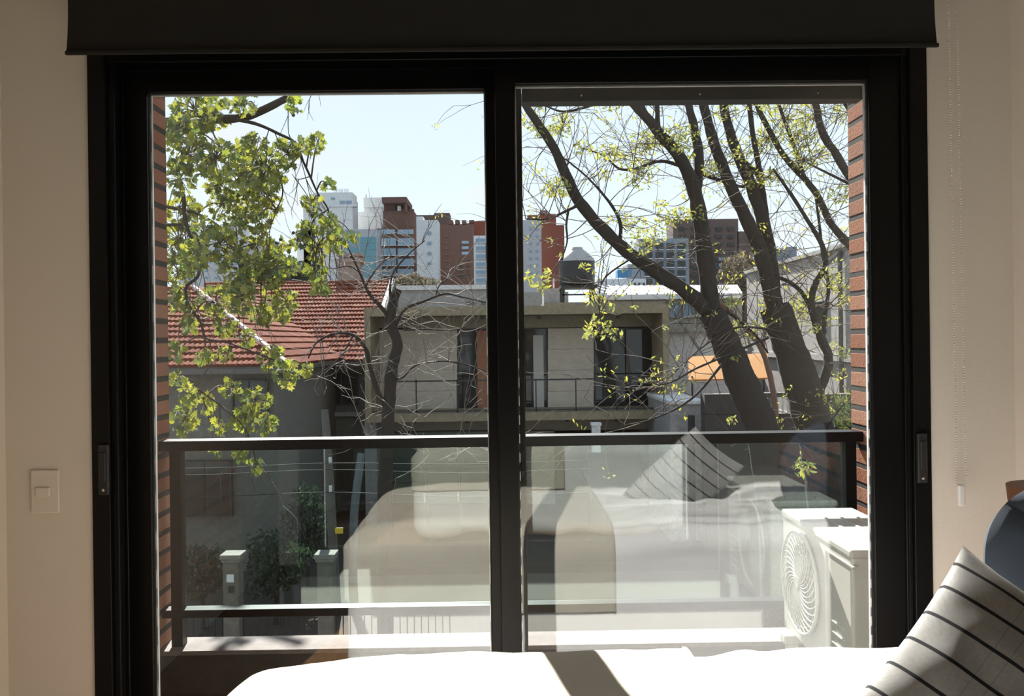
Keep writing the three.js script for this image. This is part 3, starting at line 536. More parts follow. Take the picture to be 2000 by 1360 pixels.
{ // pale building with metal roof, right of the concrete house
  const b = thing('workshop_building', 'pale building with white metal roof behind the right trees', 'building', new THREE.Vector3(at(1380, 700, 34).x, GROUND, 2.2 - 38));
  part('roof', slab([at(1180, 576, 33), at(1450, 572, 33), at(1440, 560, 42), at(1190, 562, 42)].map((p, i, a) => { p.y = i < 2 ? a[0].y : a[0].y + 0.9; return p; }), 0.2), mat(0.62, 0.63, 0.63, 0.5), b, 'white sheet metal roof');
  for (let k = 0; k < 14; k++) { const x = 1184 + k * 20, p = at(x, 575, 33), q = at(x, 575, 33); p.y += 0.02; q.y += 0.92; q.z -= 9; part('roof_seam', limb([p, q], 0.035, 0.035, 5, 1), mat(0.62, 0.63, 0.63, 0.5), b); }
  part('wall', [bp(1170, 578, 1450, 632, 33.5, 8), bp(1300, 632, 1480, 648, 32.8, 9)], mat(0.40, 0.385, 0.33, 0.9, { map: concTex }), b);
  part('lower_wall', bpg(1305, 648, 1485, 33.2, 8), M.whitePlaster, b);
  for (const x of [1318, 1345, 1372, 1400, 1424]) win(b, x - 11, 590, x + 11, 621, 33.4, 2, M.greyPlaster, M.skyGlass, 2);
  const o = thing('orange_awning', 'orange canvas awning behind the leaning tree trunks', 'awning', at(1425, 770, 27));
  const cv = slab([at(1345, 742, 25.5), at(1500, 738, 25.5), at(1500, 690, 27), at(1345, 697, 27)], 0.05); part('canvas', cv, phys(0.72, 0.36, 0.10, 1.0, { transmission: 0.4, thickness: 0, side: THREE.DoubleSide }), o);
  for (const x of [1352, 1492]) part('pole', bpg(x - 1.5, 735, x + 1.5, 25.6, 0.06), M.blackDull, o);
  const g2 = thing('grey_wall_building', 'plain pale rendered building at the far right behind the trees', 'building', new THREE.Vector3(11.5, GROUND, -23.5)), gw = mat(0.46, 0.44, 0.42, 0.95, { map: concTex });
  part('wall', bx(9, 14, GROUND, 3.55, -28.8, -18.4), gw, g2); part('coping', bx(8.92, 14.1, 3.55, 3.66, -28.9, -18.3), M.greyPlaster, g2);
  part('ledge', [bx(8.9, 9.02, 0.55, 0.72, -28.8, -18.4), bx(8.94, 9.02, -1.3, -1.15, -28.8, -18.4)], gw, g2);
  part('downpipe', limb([new THREE.Vector3(8.92, 3.5, -20), new THREE.Vector3(8.92, GROUND, -20)], 0.06, 0.06, 10, 3), mat(0.10, 0.09, 0.08, 0.7), g2);
  part('door', bx(8.95, 9.02, GROUND, GROUND + 2.1, -26.6, -25.6), mat(0.25, 0.12, 0.07, 0.7), g2);
  for (const z of [-21.6, -24.6]) part('window', bx(8.94, 9.02, 1.3, 2.2, z - 0.4, z + 0.4), M.darkGlass, g2);
}
{ // yard walls, balusters
  const w = thing('yard_wall', 'dark garden wall with pale balusters between the leaning trunks', 'wall', new THREE.Vector3(at(1520, 800, 19).x, GROUND, 2.2 - 19));
  const dm = mat(0.085, 0.075, 0.065, 0.95, { map: concTex });
  part('wall_body', [bpg(1376, 808, 1720, 19, 0.4), bp(1376, 770, 1482, 809, 19, 0.4), bp(1564, 770, 1720, 809, 19, 0.4), bp(1478, 768, 1568, 776, 19, 0.4)], dm, w);
  for (let k = 0; k < 8; k++) { const p = at(1488 + k * 10.3, 807, 18.9), s = 19 / F; const g = new THREE.LatheGeometry([[2.2, 0], [2.2, 3], [1.6, 5], [2.9, 11], [1.5, 20], [2.1, 25], [2.2, 30]].map(([r, y]) => new THREE.Vector2(r * s, y * s)), 10); g.translate(p.x, p.y, p.z); part('baluster', g, mat(0.62, 0.53, 0.45, 0.8), w); }
  const l = thing('low_ramp_wall', 'light grey low wall with rounded end right of the concrete house', 'wall', new THREE.Vector3(at(1342, 820, 20).x, GROUND, 2.2 - 20));
  part('wall_body', [bpg(1308, 790, 1376, 20, 3)], M.greyPlaster, l); part('coping', bp(1306, 782, 1378, 791, 19.95, 3.1, 0.03), M.whitePlaster, l);
  part('bollard', bpg(1346, 812, 1357, 19.5, 0.15), M.blackDull, l);
}
// front garden: pillars, fence, pole, wires
function pillar(px, top, label, plate) {
  const d = 13, c = at(px, top, d), t = thing('gate_pillar', label, 'pillar', new THREE.Vector3(c.x, GROUND, c.z - 0.13), 'gate pillars of the front garden');
  const shaftM = mat(0.19, 0.178, 0.15, 0.9, { map: concTex });
  part('shaft', bx(c.x - 0.12, c.x + 0.12, GROUND, c.y - 0.1, c.z - 0.25, c.z, 0.005), shaftM, t);
  part('cap', [bx(c.x - 0.16, c.x + 0.16, c.y - 0.07, c.y, c.z - 0.29, c.z + 0.04, 0.008), bx(c.x - 0.14, c.x + 0.14, c.y - 0.12, c.y - 0.07, c.z - 0.27, c.z + 0.02, 0.008)], mat(0.30, 0.28, 0.25, 0.9, { map: concTex }), t);
  if (plate) { part('number_plate', bx(c.x - 0.06, c.x + 0.05, c.y - 0.42, c.y - 0.30, c.z - 0.005, c.z + 0.012), mat(0.75, 0.74, 0.72, 0.5), t, 'white number plate'); part('doorbell', bx(c.x - 0.03, c.x + 0.05, c.y - 0.58, c.y - 0.48, c.z - 0.005, c.z + 0.02), M.blackDull, t); }
}
pillar(450, 1084, 'rendered gate pillar with white plate in the front garden', true); pillar(634, 1083, 'rendered gate pillar without plate beside the utility pole', false);
{
  const f = thing('garden_fence', 'dark iron fence of vertical bars between the gate pillars', 'fence', new THREE.Vector3(at(540, 1200, 13).x, GROUND, 2.2 - 13.1));
  const y1 = at(540, 1198, 13).y, z = 2.2 - 13.12, xa = at(330, 1200, 13).x, xb = at(880, 1200, 13).x;
  part('rail', [bx(xa, xb, y1 - 0.03, y1, z - 0.015, z + 0.015), bx(xa, xb, GROUND + 0.1, GROUND + 0.13, z - 0.015, z + 0.015)], M.blackDull, f);
  for (let x = xa, k = 0; x < xb; x += 0.11, k++) part('bar', bx(x - 0.008, x + 0.008, GROUND, y1 + 0.05 * Math.abs(Math.sin(k * 0.35)), z - 0.008, z + 0.008), M.blackDull, f);
  const p = at(646, 1000, 15), up = thing('utility_pole', 'grey concrete utility pole with yellow plate', 'pole', new THREE.Vector3(p.x, GROUND, p.z));
  const pc = mat(0.15, 0.145, 0.135, 0.9, { map: concTex });
  part('pole', limb([new THREE.Vector3(p.x + 0.08, GROUND, p.z), at(640, 880, 15), at(634, 800, 15)], 0.09, 0.065, 14, 4), pc, up);
  const yp = at(664, 1035, 15); part('yellow_plate', bx(yp.x - 0.07, yp.x + 0.07, yp.y - 0.05, yp.y + 0.05, p.z + 0.07, p.z + 0.09), mat(0.70, 0.48, 0.03, 0.5), up);
  part('insulator', [cyl(0.03, 0.03, 0.12, p.x + 0.02, at(640, 905, 15).y, p.z + 0.09, 10), cyl(0.03, 0.03, 0.12, p.x + 0.02, at(640, 960, 15).y, p.z + 0.09, 10)], mat(0.7, 0.7, 0.68, 0.3), up);
  const p2 = thing('slanted_pole', 'pale slanted metal pole behind the utility pole', 'pole', at(688, 1045, 17).setY(GROUND));
  part('pole', limb([at(688, 1045, 17).setY(GROUND), at(692, 1000, 17), at(706, 886, 17)], 0.09, 0.08, 12, 4), mat(0.15, 0.165, 0.18, 0.7), p2);
  [[905, 895, 'upper'], [962, 958, 'lower'], [918, 912, 'middle']].forEach(([ya, yb, w]) => {
    const a = at(641, ya, 14.78), l = at(-200, yb - 14, 14.78), m = at(330, ya + 10, 14.78); const r = at(1150, yb + 4, 14.78), mm = at(900, yb + 12, 14.78);
    const g = limb([l, m, a, mm, r], 0.007, 0.007, 5, 8); single('overhead_wire', g, M.rubber, w + ' of the thin wires strung along the street from the utility pole', 'wire', 'street wires');
  });
}

// ------------------------------------------------------------------ far towers
/** rows and columns of windows that can be told apart */
function grid(parent, x0, y0, x1, y1, cols, rows, d, gm, fx = 0.62, fy = 0.55, fm = null) {
  const w = (x1 - x0) / cols, h = (y1 - y0) / rows;
  for (let r = 0; r < rows; r++) for (let c = 0; c < cols; c++) {
    const cx = x0 + w * (c + 0.5), cy = y0 + h * (r + 0.5);
    const o = part('window', bp(cx - w * fx / 2, cy - h * fy / 2, cx + w * fx / 2, cy + h * fy / 2, d - 0.08, 0.2), gm, parent);
    if (fm) part('sill', bp(cx - w * fx / 2 - 0.8, cy + h * fy / 2, cx + w * fx / 2 + 0.8, cy + h * fy / 2 + 1.2, d - 0.3, 0.4), fm, o);
  }
}
const T = { white: mat(0.84, 0.87, 0.90, 0.9, { map: concTex }), pale: mat(0.66, 0.68, 0.70, 0.9), brown: mat(0.165, 0.092, 0.075, 0.9, { map: concTex }), brick: mat(0.27, 0.085, 0.055, 0.9, { map: concTex }), dark: mat(0.12, 0.085, 0.075, 0.9), grey: mat(0.42, 0.43, 0.45, 0.9), blueGrey: mat(0.24, 0.27, 0.31, 0.9) };  // white and brown are lightened, distant haze is put into their colour
function tower(name, label, boxes, m, d) { const b = boxes.map(([x0, y0, x1, dd, dep]) => bpg(x0, y0, x1, dd ?? d, dep ?? 4)); const c = at((boxes[0][0] + boxes[0][2]) / 2, 665, d), t = thing(name, label, 'building', new THREE.Vector3(c.x, GROUND, c.z - 7)); part('walls', b, m, t); return t; }
{
  let t = tower('apartment_tower', 'white stepped apartment tower with water tanks on its roof, left in the skyline', [[592, 388, 690], [614, 376, 688, 129], [580, 448, 694]], T.white, 130);
  for (const x of [650, 661, 672]) part('roof_tank', (() => { const p = at(x, 376, 131), s = 130 / F; return [cyl(4.2 * s, 4.8 * s, 11 * s, p.x, p.y, p.z - 2, 14), cyl(3 * s, 4.2 * s, 1.5 * s, p.x, p.y - 0.1, p.z - 2, 14)]; })(), T.pale, t);
  grid(t, 644, 384, 656, 392, 1, 1, 129, T.dark && M.skyGlass); grid(t, 662, 390, 688, 400, 2, 1, 129, M.skyGlass, 0.8); grid(t, 600, 452, 680, 540, 4, 5, 130, M.skyGlass, 0.3, 0.35);
  part('ledge', bp(590, 400, 696, 404, 128.8, 1.2), T.white, t);
  t = tower('apartment_tower', 'narrow pale apartment tower with a box on top between white and brick towers', [[692, 414, 747], [711, 402, 745, 138.3]], T.white, 138); part('roof_box', bp(710, 386, 746, 405, 137.8, 4), T.white, t); part('antenna', bp(714, 380, 716, 387, 138, 0.3), T.grey, t);
  
  t = tower('office_building', 'building with a column of turquoise glass in front of the towers', [[668, 448, 736, 120, 4.5]], T.grey, 120);
  for (let r = 0; r < 6; r++) part('glass_panel', bp(704, 463 + r * 13, 734, 475 + r * 13, 119.9, 0.2), M.tealGlass, t);
  for (let r = 0; r < 5; r++) part('glass_panel', bp(672, 452 + r * 11, 700, 461 + r * 11, 119.9, 0.2), r % 2 ? M.tealGlass : M.skyGlass, t);
  t = tower('apartment_tower', 'dark brick apartment tower with flat canopy roof and glazed front', [[748, 412, 808], [735, 446, 814, 127.5]], T.brown, 128);
  part('roof_canopy', bp(746, 385, 794, 396, 126.5, 8), T.brown, t); part('roof_core', [bp(750, 395, 772, 414, 128.5, 5), bp(790, 395, 794, 414, 127, 1)], T.brown, t); part('hatch', bp(776, 402, 782, 413, 128.2, 1), T.white, t);
  for (const x of [799, 805]) { const p = at(x, 412, 128), g = new THREE.SphereGeometry(0.22, 12, 10); g.translate(p.x, p.y + 0.25, p.z - 1); part('dish', g, T.dark, t); }
  grid(t, 738, 447, 810, 459, 2, 1, 127.4, M.skyGlass, 0.86, 0.75); grid(t, 740, 462, 810, 542, 2, 4, 127.4, M.skyGlass, 0.9, 0.66, T.pale);
  t = tower('apartment_tower', 'white blank-sided slab tower with a few small windows', [[813, 430, 855, 121.5], [813, 423, 826, 121.9]], T.white, 121.5); grid(t, 832, 445, 845, 525, 1, 4, 121.4, M.skyGlass, 0.55, 0.3);
  t = tower('apartment_tower', 'tall brown tower rising behind the white slab', [[808, 420, 878, 140], [848, 416, 878, 139.5]], T.dark, 140);
  t = tower('apartment_tower', 'brown tower with notched parapet', [[855, 438, 924, 132]], T.brown, 132); for (const x of [880, 893, 906]) part('roof_block', bp(x - 4, 430, x + 4, 439, 132, 3), T.brown, t); grid(t, 897, 468, 920, 500, 1, 3, 131.9, M.skyGlass, 0.6, 0.5); grid(t, 895, 505, 922, 545, 2, 4, 131.9, M.darkGlass, 0.4, 0.4); grid(t, 860, 455, 884, 540, 1, 7, 131.9, T.dark, 0.4, 0.3);
  t = tower('apartment_tower', 'rust brick tower just left of the door mullion', [[905, 436, 962, 145], [925, 432, 950, 144.6]], T.brick, 145); part('roof_block', bp(916, 430, 926, 437, 145, 3), T.brown, t);
  t = tower('apartment_tower', 'pale apartment tower with balcony bands left of the mullion', [[925, 460, 1000, 122]], T.pale, 122); grid(t, 926, 462, 998, 556, 2, 6, 121.9, M.skyGlass, 0.78, 0.5, T.white);
  t = tower('apartment_tower', 'grey concrete tower with small windows right of the mullion', [[1000, 430, 1057, 116]], T.grey, 116); grid(t, 1030, 440, 1056, 540, 2, 7, 115.9, M.skyGlass, 0.25, 0.3);
  t = tower('apartment_tower', 'brick red stepped tower left of the water tank', [[1056, 418, 1086, 124.5], [1056, 440, 1102, 124.4], [1030, 420, 1060, 127]], T.brick, 124.5); part('roof_block', bp(1055, 411, 1069, 419, 124.3, 3), T.brown, t);
  t = tower('apartment_block', 'blue-grey apartment block with tall windows behind the arching branch', [[1226, 516, 1250, 92], [1250, 466, 1345, 92]], T.blueGrey, 92); grid(t, 1256, 472, 1342, 560, 4, 5, 91.9, M.darkGlass, 0.7, 0.66, T.pale);
  t = tower('apartment_block', 'dark brown apartment block behind the middle trunk', [[1314, 428, 1442, 98], [1440, 452, 1470, 98]], T.dark, 98); grid(t, 1320, 440, 1440, 560, 5, 8, 97.9, M.darkGlass, 0.5, 0.45); grid(t, 1400, 500, 1416, 560, 1, 5, 97.8, M.skyGlass, 0.5, 0.5);
  t = tower('apartment_block', 'small grey block far behind the twin trunk', [[1500, 486, 1535, 90], [1535, 482, 1556, 91]], T.blueGrey, 90); grid(t, 1502, 490, 1530, 540, 2, 4, 89.9, M.skyGlass, 0.4, 0.4);
  t = tower('apartment_tower', 'pale tower partly hidden by the leaves of the left tree', [[430, 438, 478, 118], [478, 470, 536, 120], [350, 470, 432, 119]], T.white, 118); grid(t, 355, 480, 470, 550, 6, 5, 117.9, M.skyGlass, 0.3, 0.35);
  const lr = tower('low_building', 'low pale building with a blue tarpaulin box on its roof', [[1165, 545, 1262, 70, 10]], T.pale, 70); part('tarpaulin_box', bp(1207, 527, 1234, 541, 69.8, 1.5), mat(0.05, 0.22, 0.42, 0.6), lr, 'blue box'); grid(lr, 1236, 550, 1262, 566, 3, 1, 69.9, M.darkGlass, 0.4, 0.7);
}

// ------------------------------------------------------------------ trees
const leafGeo = (() => {                                              // lobed plane-tree leaf, slightly cupped
  const o = [[0, -0.45], [0.12, -0.32], [0.42, -0.38], [0.30, -0.12], [0.50, 0.06], [0.24, 0.12], [0.26, 0.34], [0.09, 0.24], [0, 0.5]];
  const ring = [...o, ...o.slice(1, -1).reverse().map(([x, y]) => [-x, y])], pos = [0, 0, 0.06], idx = [];
  for (const [x, y] of ring) pos.push(x, y, -0.28 * (x * x + y * y) + 0.05 * Math.abs(x)); for (let i = 0; i < ring.length; i++) idx.push(0, 1 + i, 1 + (i + 1) % ring.length);
  const g = new THREE.BufferGeometry(); g.setAttribute('position', new THREE.Float32BufferAttribute(pos, 3)); g.setIndex(idx); g.computeVertexNormals(); return g;
})();
const leafletGeo = (() => { const pos = [0, -0.5, 0, 0.17, -0.1, 0.04, 0.12, 0.25, 0.03, 0, 0.5, -0.06, -0.12, 0.25, 0.03, -0.17, -0.1, 0.04], g = new THREE.BufferGeometry(); g.setAttribute('position', new THREE.Float32BufferAttribute(pos, 3)); g.setIndex([0, 1, 5, 1, 2, 5, 2, 4, 5, 2, 3, 4]); g.computeVertexNormals(); return g; })();
function scatter(name, list, geo, parent, m) {                        // list of {p, q, s, c}
  const o = ORIGIN.get(parent), im = new THREE.InstancedMesh(geo, m, list.length), M4 = new THREE.Matrix4();
  list.forEach((l, i) => { M4.compose(l.p.clone().sub(o), l.q, new THREE.Vector3(l.s, l.s, l.s)); im.setMatrixAt(i, M4); im.setColorAt(i, l.c); });
  im.name = name; im.userData.kind = 'stuff'; parent.add(im); return im;
}
const rq = (R) => new THREE.Quaternion().setFromEuler(new THREE.Euler((R() - 0.5) * 2.4, (R() - 0.5) * 2.4, R() * 6.28));
function nearestPoint(list, p) { let b = null, bd = 1e9; for (const q of list) { const d = q.distanceToSquared(p); if (d < bd) { bd = d; b = q; } } return b; }
/** branches: [[ [px,py],... ], r0px, r1px, d0, d1] -> limbs; returns sampled points */
function boughs(tree, list, dm, bark, pts, thick = 1) {
  for (const [poly, w0, w1, d0 = dm, d1 = d0] of list) {
    const P = poly.map(([x, y], i) => at(x, y, d0 + (d1 - d0) * i / (poly.length - 1)));
    const r0 = w0 / 2 * d0 / F * thick, r1 = w1 / 2 * d1 / F * thick;
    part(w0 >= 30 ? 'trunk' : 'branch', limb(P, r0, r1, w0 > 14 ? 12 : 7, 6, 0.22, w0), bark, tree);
    const c = new THREE.CatmullRomCurve3(P, false, 'centripetal'); for (let i = 0; i <= P.length * 4; i++) pts.push(c.getPoint(i / (P.length * 4)));
  }
}
function twig(p, dir, len, R, r, out, depth, sag, tips) {
  const P = [p.clone()]; let q = p.clone(), d = dir.clone().normalize();
  for (let i = 0; i < 4; i++) { d.add(new THREE.Vector3((R() - 0.5) * 0.55, (R() - 0.5) * 0.55 + sag, (R() - 0.5) * 0.4)).normalize(); q = q.clone().addScaledVector(d, len / 4); P.push(q); if (depth > 0 && R() < 0.75) twig(q, d.clone().add(new THREE.Vector3((R() - 0.5) * 1.6, (R() - 0.5) * 1.6, (R() - 0.5) * 0.8)), len * (0.35 + 0.3 * R()), R, r * 0.62, out, depth - 1, sag, tips); }
  out.push(limb(P, r, r * 0.45, 4, 2)); tips.push(q);
}
{ // plane tree at left
  const R = rng(21), base = new THREE.Vector3(-5.2, GROUND, -6.6), t = thing('plane_tree', 'leafy plane tree with fresh green lobed leaves hanging at the left', 'tree', base), pts = [];
  part('trunk', limb([base.clone(), new THREE.Vector3(-5.1, -1.5, -6.6), new THREE.Vector3(-4.9, 1, -6.5), new THREE.Vector3(-4.5, 3.2, -6.2), new THREE.Vector3(-4.2, 5.2, -6.0)], 0.26, 0.15, 16, 6, 0.12, 3), M.barkPale, t);
  const j1 = [-60, 330], j2 = [-90, 640];
  boughs(t, [
    [[[40, 250], [250, 245], [400, 233], [470, 230], [520, 212], [566, 188], [640, 150]], 20, 12, 8.6, 8.0],
    [[[462, 234], [500, 242], [545, 262], [578, 280], [592, 315], [606, 345], [622, 380], [641, 410], [640, 432]], 7, 2.5, 8.2, 8],
    [[j1, [120, 330], [290, 340], [352, 330], [356, 300], [346, 272], [330, 240]], 11, 4, 8.6, 8.2],
    [[[200, 380], [330, 405], [370, 412], [425, 440], [460, 480], [476, 520]], 7, 3, 8.6, 7.8],
    [[[300, 440], [372, 444], [395, 488], [422, 512], [470, 530], [520, 560]], 6, 3, 8.2, 7.8],
    [[[358, 380], [362, 430], [375, 470], [390, 510], [386, 540], [363, 562], [372, 600], [392, 630], [402, 660], [440, 668], [500, 690], [550, 710]], 8, 3, 8.2, 7.6],
    [[[430, 290], [480, 320], [530, 335], [548, 355], [552, 380], [540, 410]], 5, 2, 8.1, 7.8],
    [[[640, 410], [612, 430], [610, 455], [620, 480]], 3, 1.5, 8], [[[200, 700], [340, 740], [400, 770], [440, 800], [480, 840], [500, 900]], 5, 2, 8.3, 7.5], [[j2, [150, 680], [200, 700]], 12, 6, 8.6, 8.3], [[[606, 345], [580, 350], [570, 340]], 2, 1, 8.1],
  ], 8, M.bark, pts);
  const K = [[380,215,45],[350,250,35],[420,215,36],[480,202,24],[370,300,45],[420,310,38],[350,350,30],[470,300,30],[500,300,36],[520,330,42],[470,340,33],[430,360,28],[560,300,30],[585,285,18],[575,205,18],[622,275,14],[610,290,16],[480,380,42],[520,390,33],[440,400,33],[360,420,35],[350,470,35],[400,450,25],[500,430,26],[460,440,22],[430,480,33],[500,480,36],[540,490,26],[380,500,30],[350,530,30],[470,530,42],[520,530,38],[570,520,18],[610,400,20],[600,450,22],[580,470,16],[640,440,22],[655,470,26],[620,490,22],[615,530,20],[625,560,20],[640,360,14],[690,460,12],[345,580,20],[360,610,25],[420,590,33],[470,580,33],[540,600,33],[560,590,22],[510,620,20],[440,640,22],[370,640,15],[480,660,18],[345,690,18],[400,700,18],[440,690,16],[530,700,26],[560,730,26],[600,722,13],[345,740,18],[365,770,18],[400,790,20],[450,760,20],[500,790,30],[480,820,26],[360,820,28],[430,835,18],[520,830,22],[470,890,16],[500,910,16],[420,880,12]];
  const leaves = [], tw = [], tips = [];
  for (const [x, y, r] of K) {
    const d = 7.3 + R() * 1.2, c = at(x, y, d), s = d / F, n = Math.round(r * r / 14.5) + 4, a = nearestPoint(pts, c);
    const m = a.clone().lerp(c, 0.5); m.y += 0.06; tw.push(limb([a, m, c], 0.009, 0.004, 5, 4));
    for (let i = 0; i < n; i++) {
      const u = R() * 6.28, q = Math.sqrt(R()) * r * 1.05, p = at(x + Math.cos(u) * q, y + Math.sin(u) * q, d + (R() - 0.5) * 0.5);
      if (i % 3 === 0) tw.push(limb([c.clone().lerp(p, 0.1), c.clone().lerp(p, 0.6).add(new THREE.Vector3(0, 0.02, 0)), p], 0.0035, 0.002, 4, 2));
      const br = R(); leaves.push({ p, q: rq(R), s: (0.042 + R() * 0.062), c: C(0.075 + 0.23 * br, 0.105 + 0.20 * br, 0.022 + 0.02 * R()) });
    }
  }
  for (let i = 0; i < 70; i++) twig(pts[Math.floor(R() * pts.length)], new THREE.Vector3(R() - 0.4, -0.6 - R() * 0.3, R() - 0.5), 0.25 + R() * 0.5, R, 0.005, tw, 1, -0.1, tips);
  part('twigs', tw, M.twig, t).userData.kind = 'stuff';
  leaves.sort((a, b) => b.s / b.p.distanceTo(EYE) - a.s / a.p.distanceTo(EYE));
  leaves.slice(0, 300).forEach(l => { const m = piece('leaf', leafGeo, M.leaves[Math.floor(R() * 4)], t, l.p, l.q); m.scale.setScalar(l.s); });
  scatter('leaves', leaves.slice(300), leafGeo, t, M.leafWhite);
  const sb = new THREE.SphereGeometry(0.016, 10, 8), sm = mat(0.06, 0.045, 0.03, 0.95);
  for (const [x, y] of [[418, 222], [573, 225], [595, 298], [408, 335], [540, 340], [554, 293], [573, 455], [540, 475], [548, 468], [568, 478], [432, 398], [371, 335], [610, 420], [622, 520], [460, 205]]) { const p = at(x, y, 7.7); const o = piece('seed_ball', sb, sm, t, p); }
}
{ // bare tree in front of the concrete house
  const R = rng(31), d = 14, t = thing('bare_tree', 'nearly leafless street tree in front of the concrete house', 'tree', at(752, 1200, d).setY(GROUND)), pts = [];
  const b0 = at(752, 1200, d).setY(GROUND);
  part('trunk', limb([b0, at(750, 1000, d), at(756, 860, d), at(760, 780, d), at(766, 720, d), at(776, 670, d), at(764, 635, d), at(768, 590, d), at(778, 565, d)], 0.13, 0.065, 12, 6, 0.2, 4), M.bark, t);
  boughs(t, [
    [[[756, 800], [738, 765], [722, 715], [714, 680], [690, 655], [655, 652], [618, 670], [602, 700]], 11, 3, d, 13.2], [[[768, 630], [745, 600], [722, 575], [708, 545], [690, 505], [672, 470]], 9, 2, d, 13.6], [[[770, 640], [790, 605], [830, 588], [870, 574], [900, 580], [945, 590]], 8, 2, d, 13.4], [[[850, 582], [860, 555], [890, 540], [925, 535]], 3, 1, 13.8],
    [[[766, 742], [785, 738], [810, 715], [850, 706], [890, 708], [930, 718], [975, 735]], 5, 2, d, 13], [[[790, 645], [830, 643], [870, 645], [905, 640], [940, 615]], 4, 1.5, d, 13.4], [[[765, 600], [762, 560], [770, 530], [800, 495], [830, 470]], 6, 1.5, d, 13.6], [[[712, 560], [740, 520], [765, 500]], 4, 1, 13.8], [[[700, 530], [680, 520], [650, 525], [620, 520]], 3, 1, 13.7], [[[690, 655], [670, 690], [640, 720], [600, 740]], 3.5, 1.2, 13.6, 13.2],
    [[[757, 850], [790, 870], [840, 885], [900, 872], [950, 880]], 3, 1.2, d, 13], [[[757, 830], [720, 850], [680, 880], [640, 890]], 3, 1.2, d, 13],
  ], d, M.bark, pts);
  const tw = [], tips = []; for (let i = 0; i < 120; i++) twig(pts[Math.floor(R() * pts.length)], new THREE.Vector3(R() - 0.5, R() - 0.35, (R() - 0.5) * 0.7), 0.4 + R() * 0.8, R, 0.0075, tw, 1, 0.02, tips);
  part('twigs', tw, mat(0.15, 0.125, 0.105, 0.85), t).userData.kind = 'stuff';
}
function leaning(name, label, baseP, trunk, list, d, seed, K, big, nt, girth) {
  const R = rng(seed), t = thing(name, label, 'tree', baseP), pts = [];
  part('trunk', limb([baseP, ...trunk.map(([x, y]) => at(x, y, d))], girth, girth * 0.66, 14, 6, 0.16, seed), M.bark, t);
  boughs(t, list, d, M.bark, pts, 1.25);
  const tw = [], tips = [], leaves = [];
  for (let i = 0; i < nt; i++) twig(pts[Math.floor(R() * pts.length)], new THREE.Vector3((R() - 0.5) * 1.4, R() * 0.9 - 0.1, (R() - 0.5) * 0.9), 0.4 + R() * 0.9, R, 0.0065, tw, 1, 0.0, tips);
  for (const [x, y, r] of K) {
    const dd = d - 0.8 + R() * 1.4, c = at(x, y, dd), a = nearestPoint(pts, c), m = a.clone().lerp(c, 0.5); m.y -= 0.08; tw.push(limb([a, m, c], 0.008, 0.003, 5, 4));
    const isBig = big.some(([bx_, by_]) => bx_ === x && by_ === y), n = Math.round(r * r / (isBig ? 14 : 6));
    for (let i = 0; i < n; i++) { const u = R() * 6.28, q = Math.sqrt(R()) * r * 1.15, p = at(x + Math.cos(u) * q, y + Math.sin(u) * q * 0.8, dd + (R() - 0.5) * 0.6), k = R(); leaves.push({ p, q: rq(R), s: isBig ? 0.08 + 0.05 * R() : 0.042 + 0.04 * R(), c: C(0.25 + 0.25 * k, 0.30 + 0.15 * k, 0.05 + 0.05 * R()) }); if (i % 4 === 0) tw.push(limb([c, c.clone().lerp(p, 0.6), p], 0.0028, 0.0018, 4, 1)); }
  }
  for (const p of tips) if (R() < 0.22) for (let i = 0; i < 5; i++) { const k = R(); leaves.push({ p: p.clone().add(new THREE.Vector3((R() - 0.5) * 0.14, (R() - 0.5) * 0.14, (R() - 0.5) * 0.14)), q: rq(R), s: 0.045 + 0.03 * R(), c: C(0.32 + 0.24 * k, 0.36 + 0.12 * k, 0.06) }); }
  part('twigs', tw, M.twig, t).userData.kind = 'stuff';
  scatter('leaves', leaves, leafletGeo, t, M.leafWhite);
  return t;
}
const K1 = [[1040,235,20],[1060,255,22],[1095,255,18],[1100,238,20],[1050,200,22],[1190,200,20],[1090,365,22],[1070,375,13],[1112,370,18],[1140,290,18],[1190,300,22],[1220,312,22],[1260,280,28],[1285,268,24],[1320,260,20],[1330,285,18],[1250,330,22],[1240,352,18],[1182,345,12],[1240,440,22],[1220,430,16],[1300,430,22],[1330,420,18],[1280,460,20],[1250,480,22],[1290,400,14],[1350,260,18],[1050,540,24],[1062,560,14],[1160,580,18],[1182,600,16],[1170,640,24],[1200,652,14],[1150,656,11],[1310,592,6],[1340,590,6],[1430,590,14],[1430,640,14],[1480,640,16],[1440,700,11],[1390,330,18],[1240,600,6],[1300,640,6],[1320,700,7],[1075,470,7],[1095,500,7],[1430,820,10],[1140,520,8]];
const K2 = [[1420,220,22],[1500,200,22],[1540,230,36],[1580,230,28],[1560,262,32],[1500,270,26],[1480,282,22],[1470,350,22],[1500,346,20],[1570,310,26],[1600,300,22],[1640,225,20],[1640,380,22],[1650,460,18],[1360,420,18],[1345,380,13],[1450,300,18],[1500,590,16],[1560,610,26],[1570,590,22],[1600,570,18],[1620,540,18],[1640,560,18],[1650,590,14],[1540,650,18],[1630,680,13],[1640,730,14],[1590,640,12],[1640,780,14],[1615,800,12],[1650,825,14],[1520,820,8],[1590,905,30],[1570,915,20],[1620,918,22],[1650,690,12]];
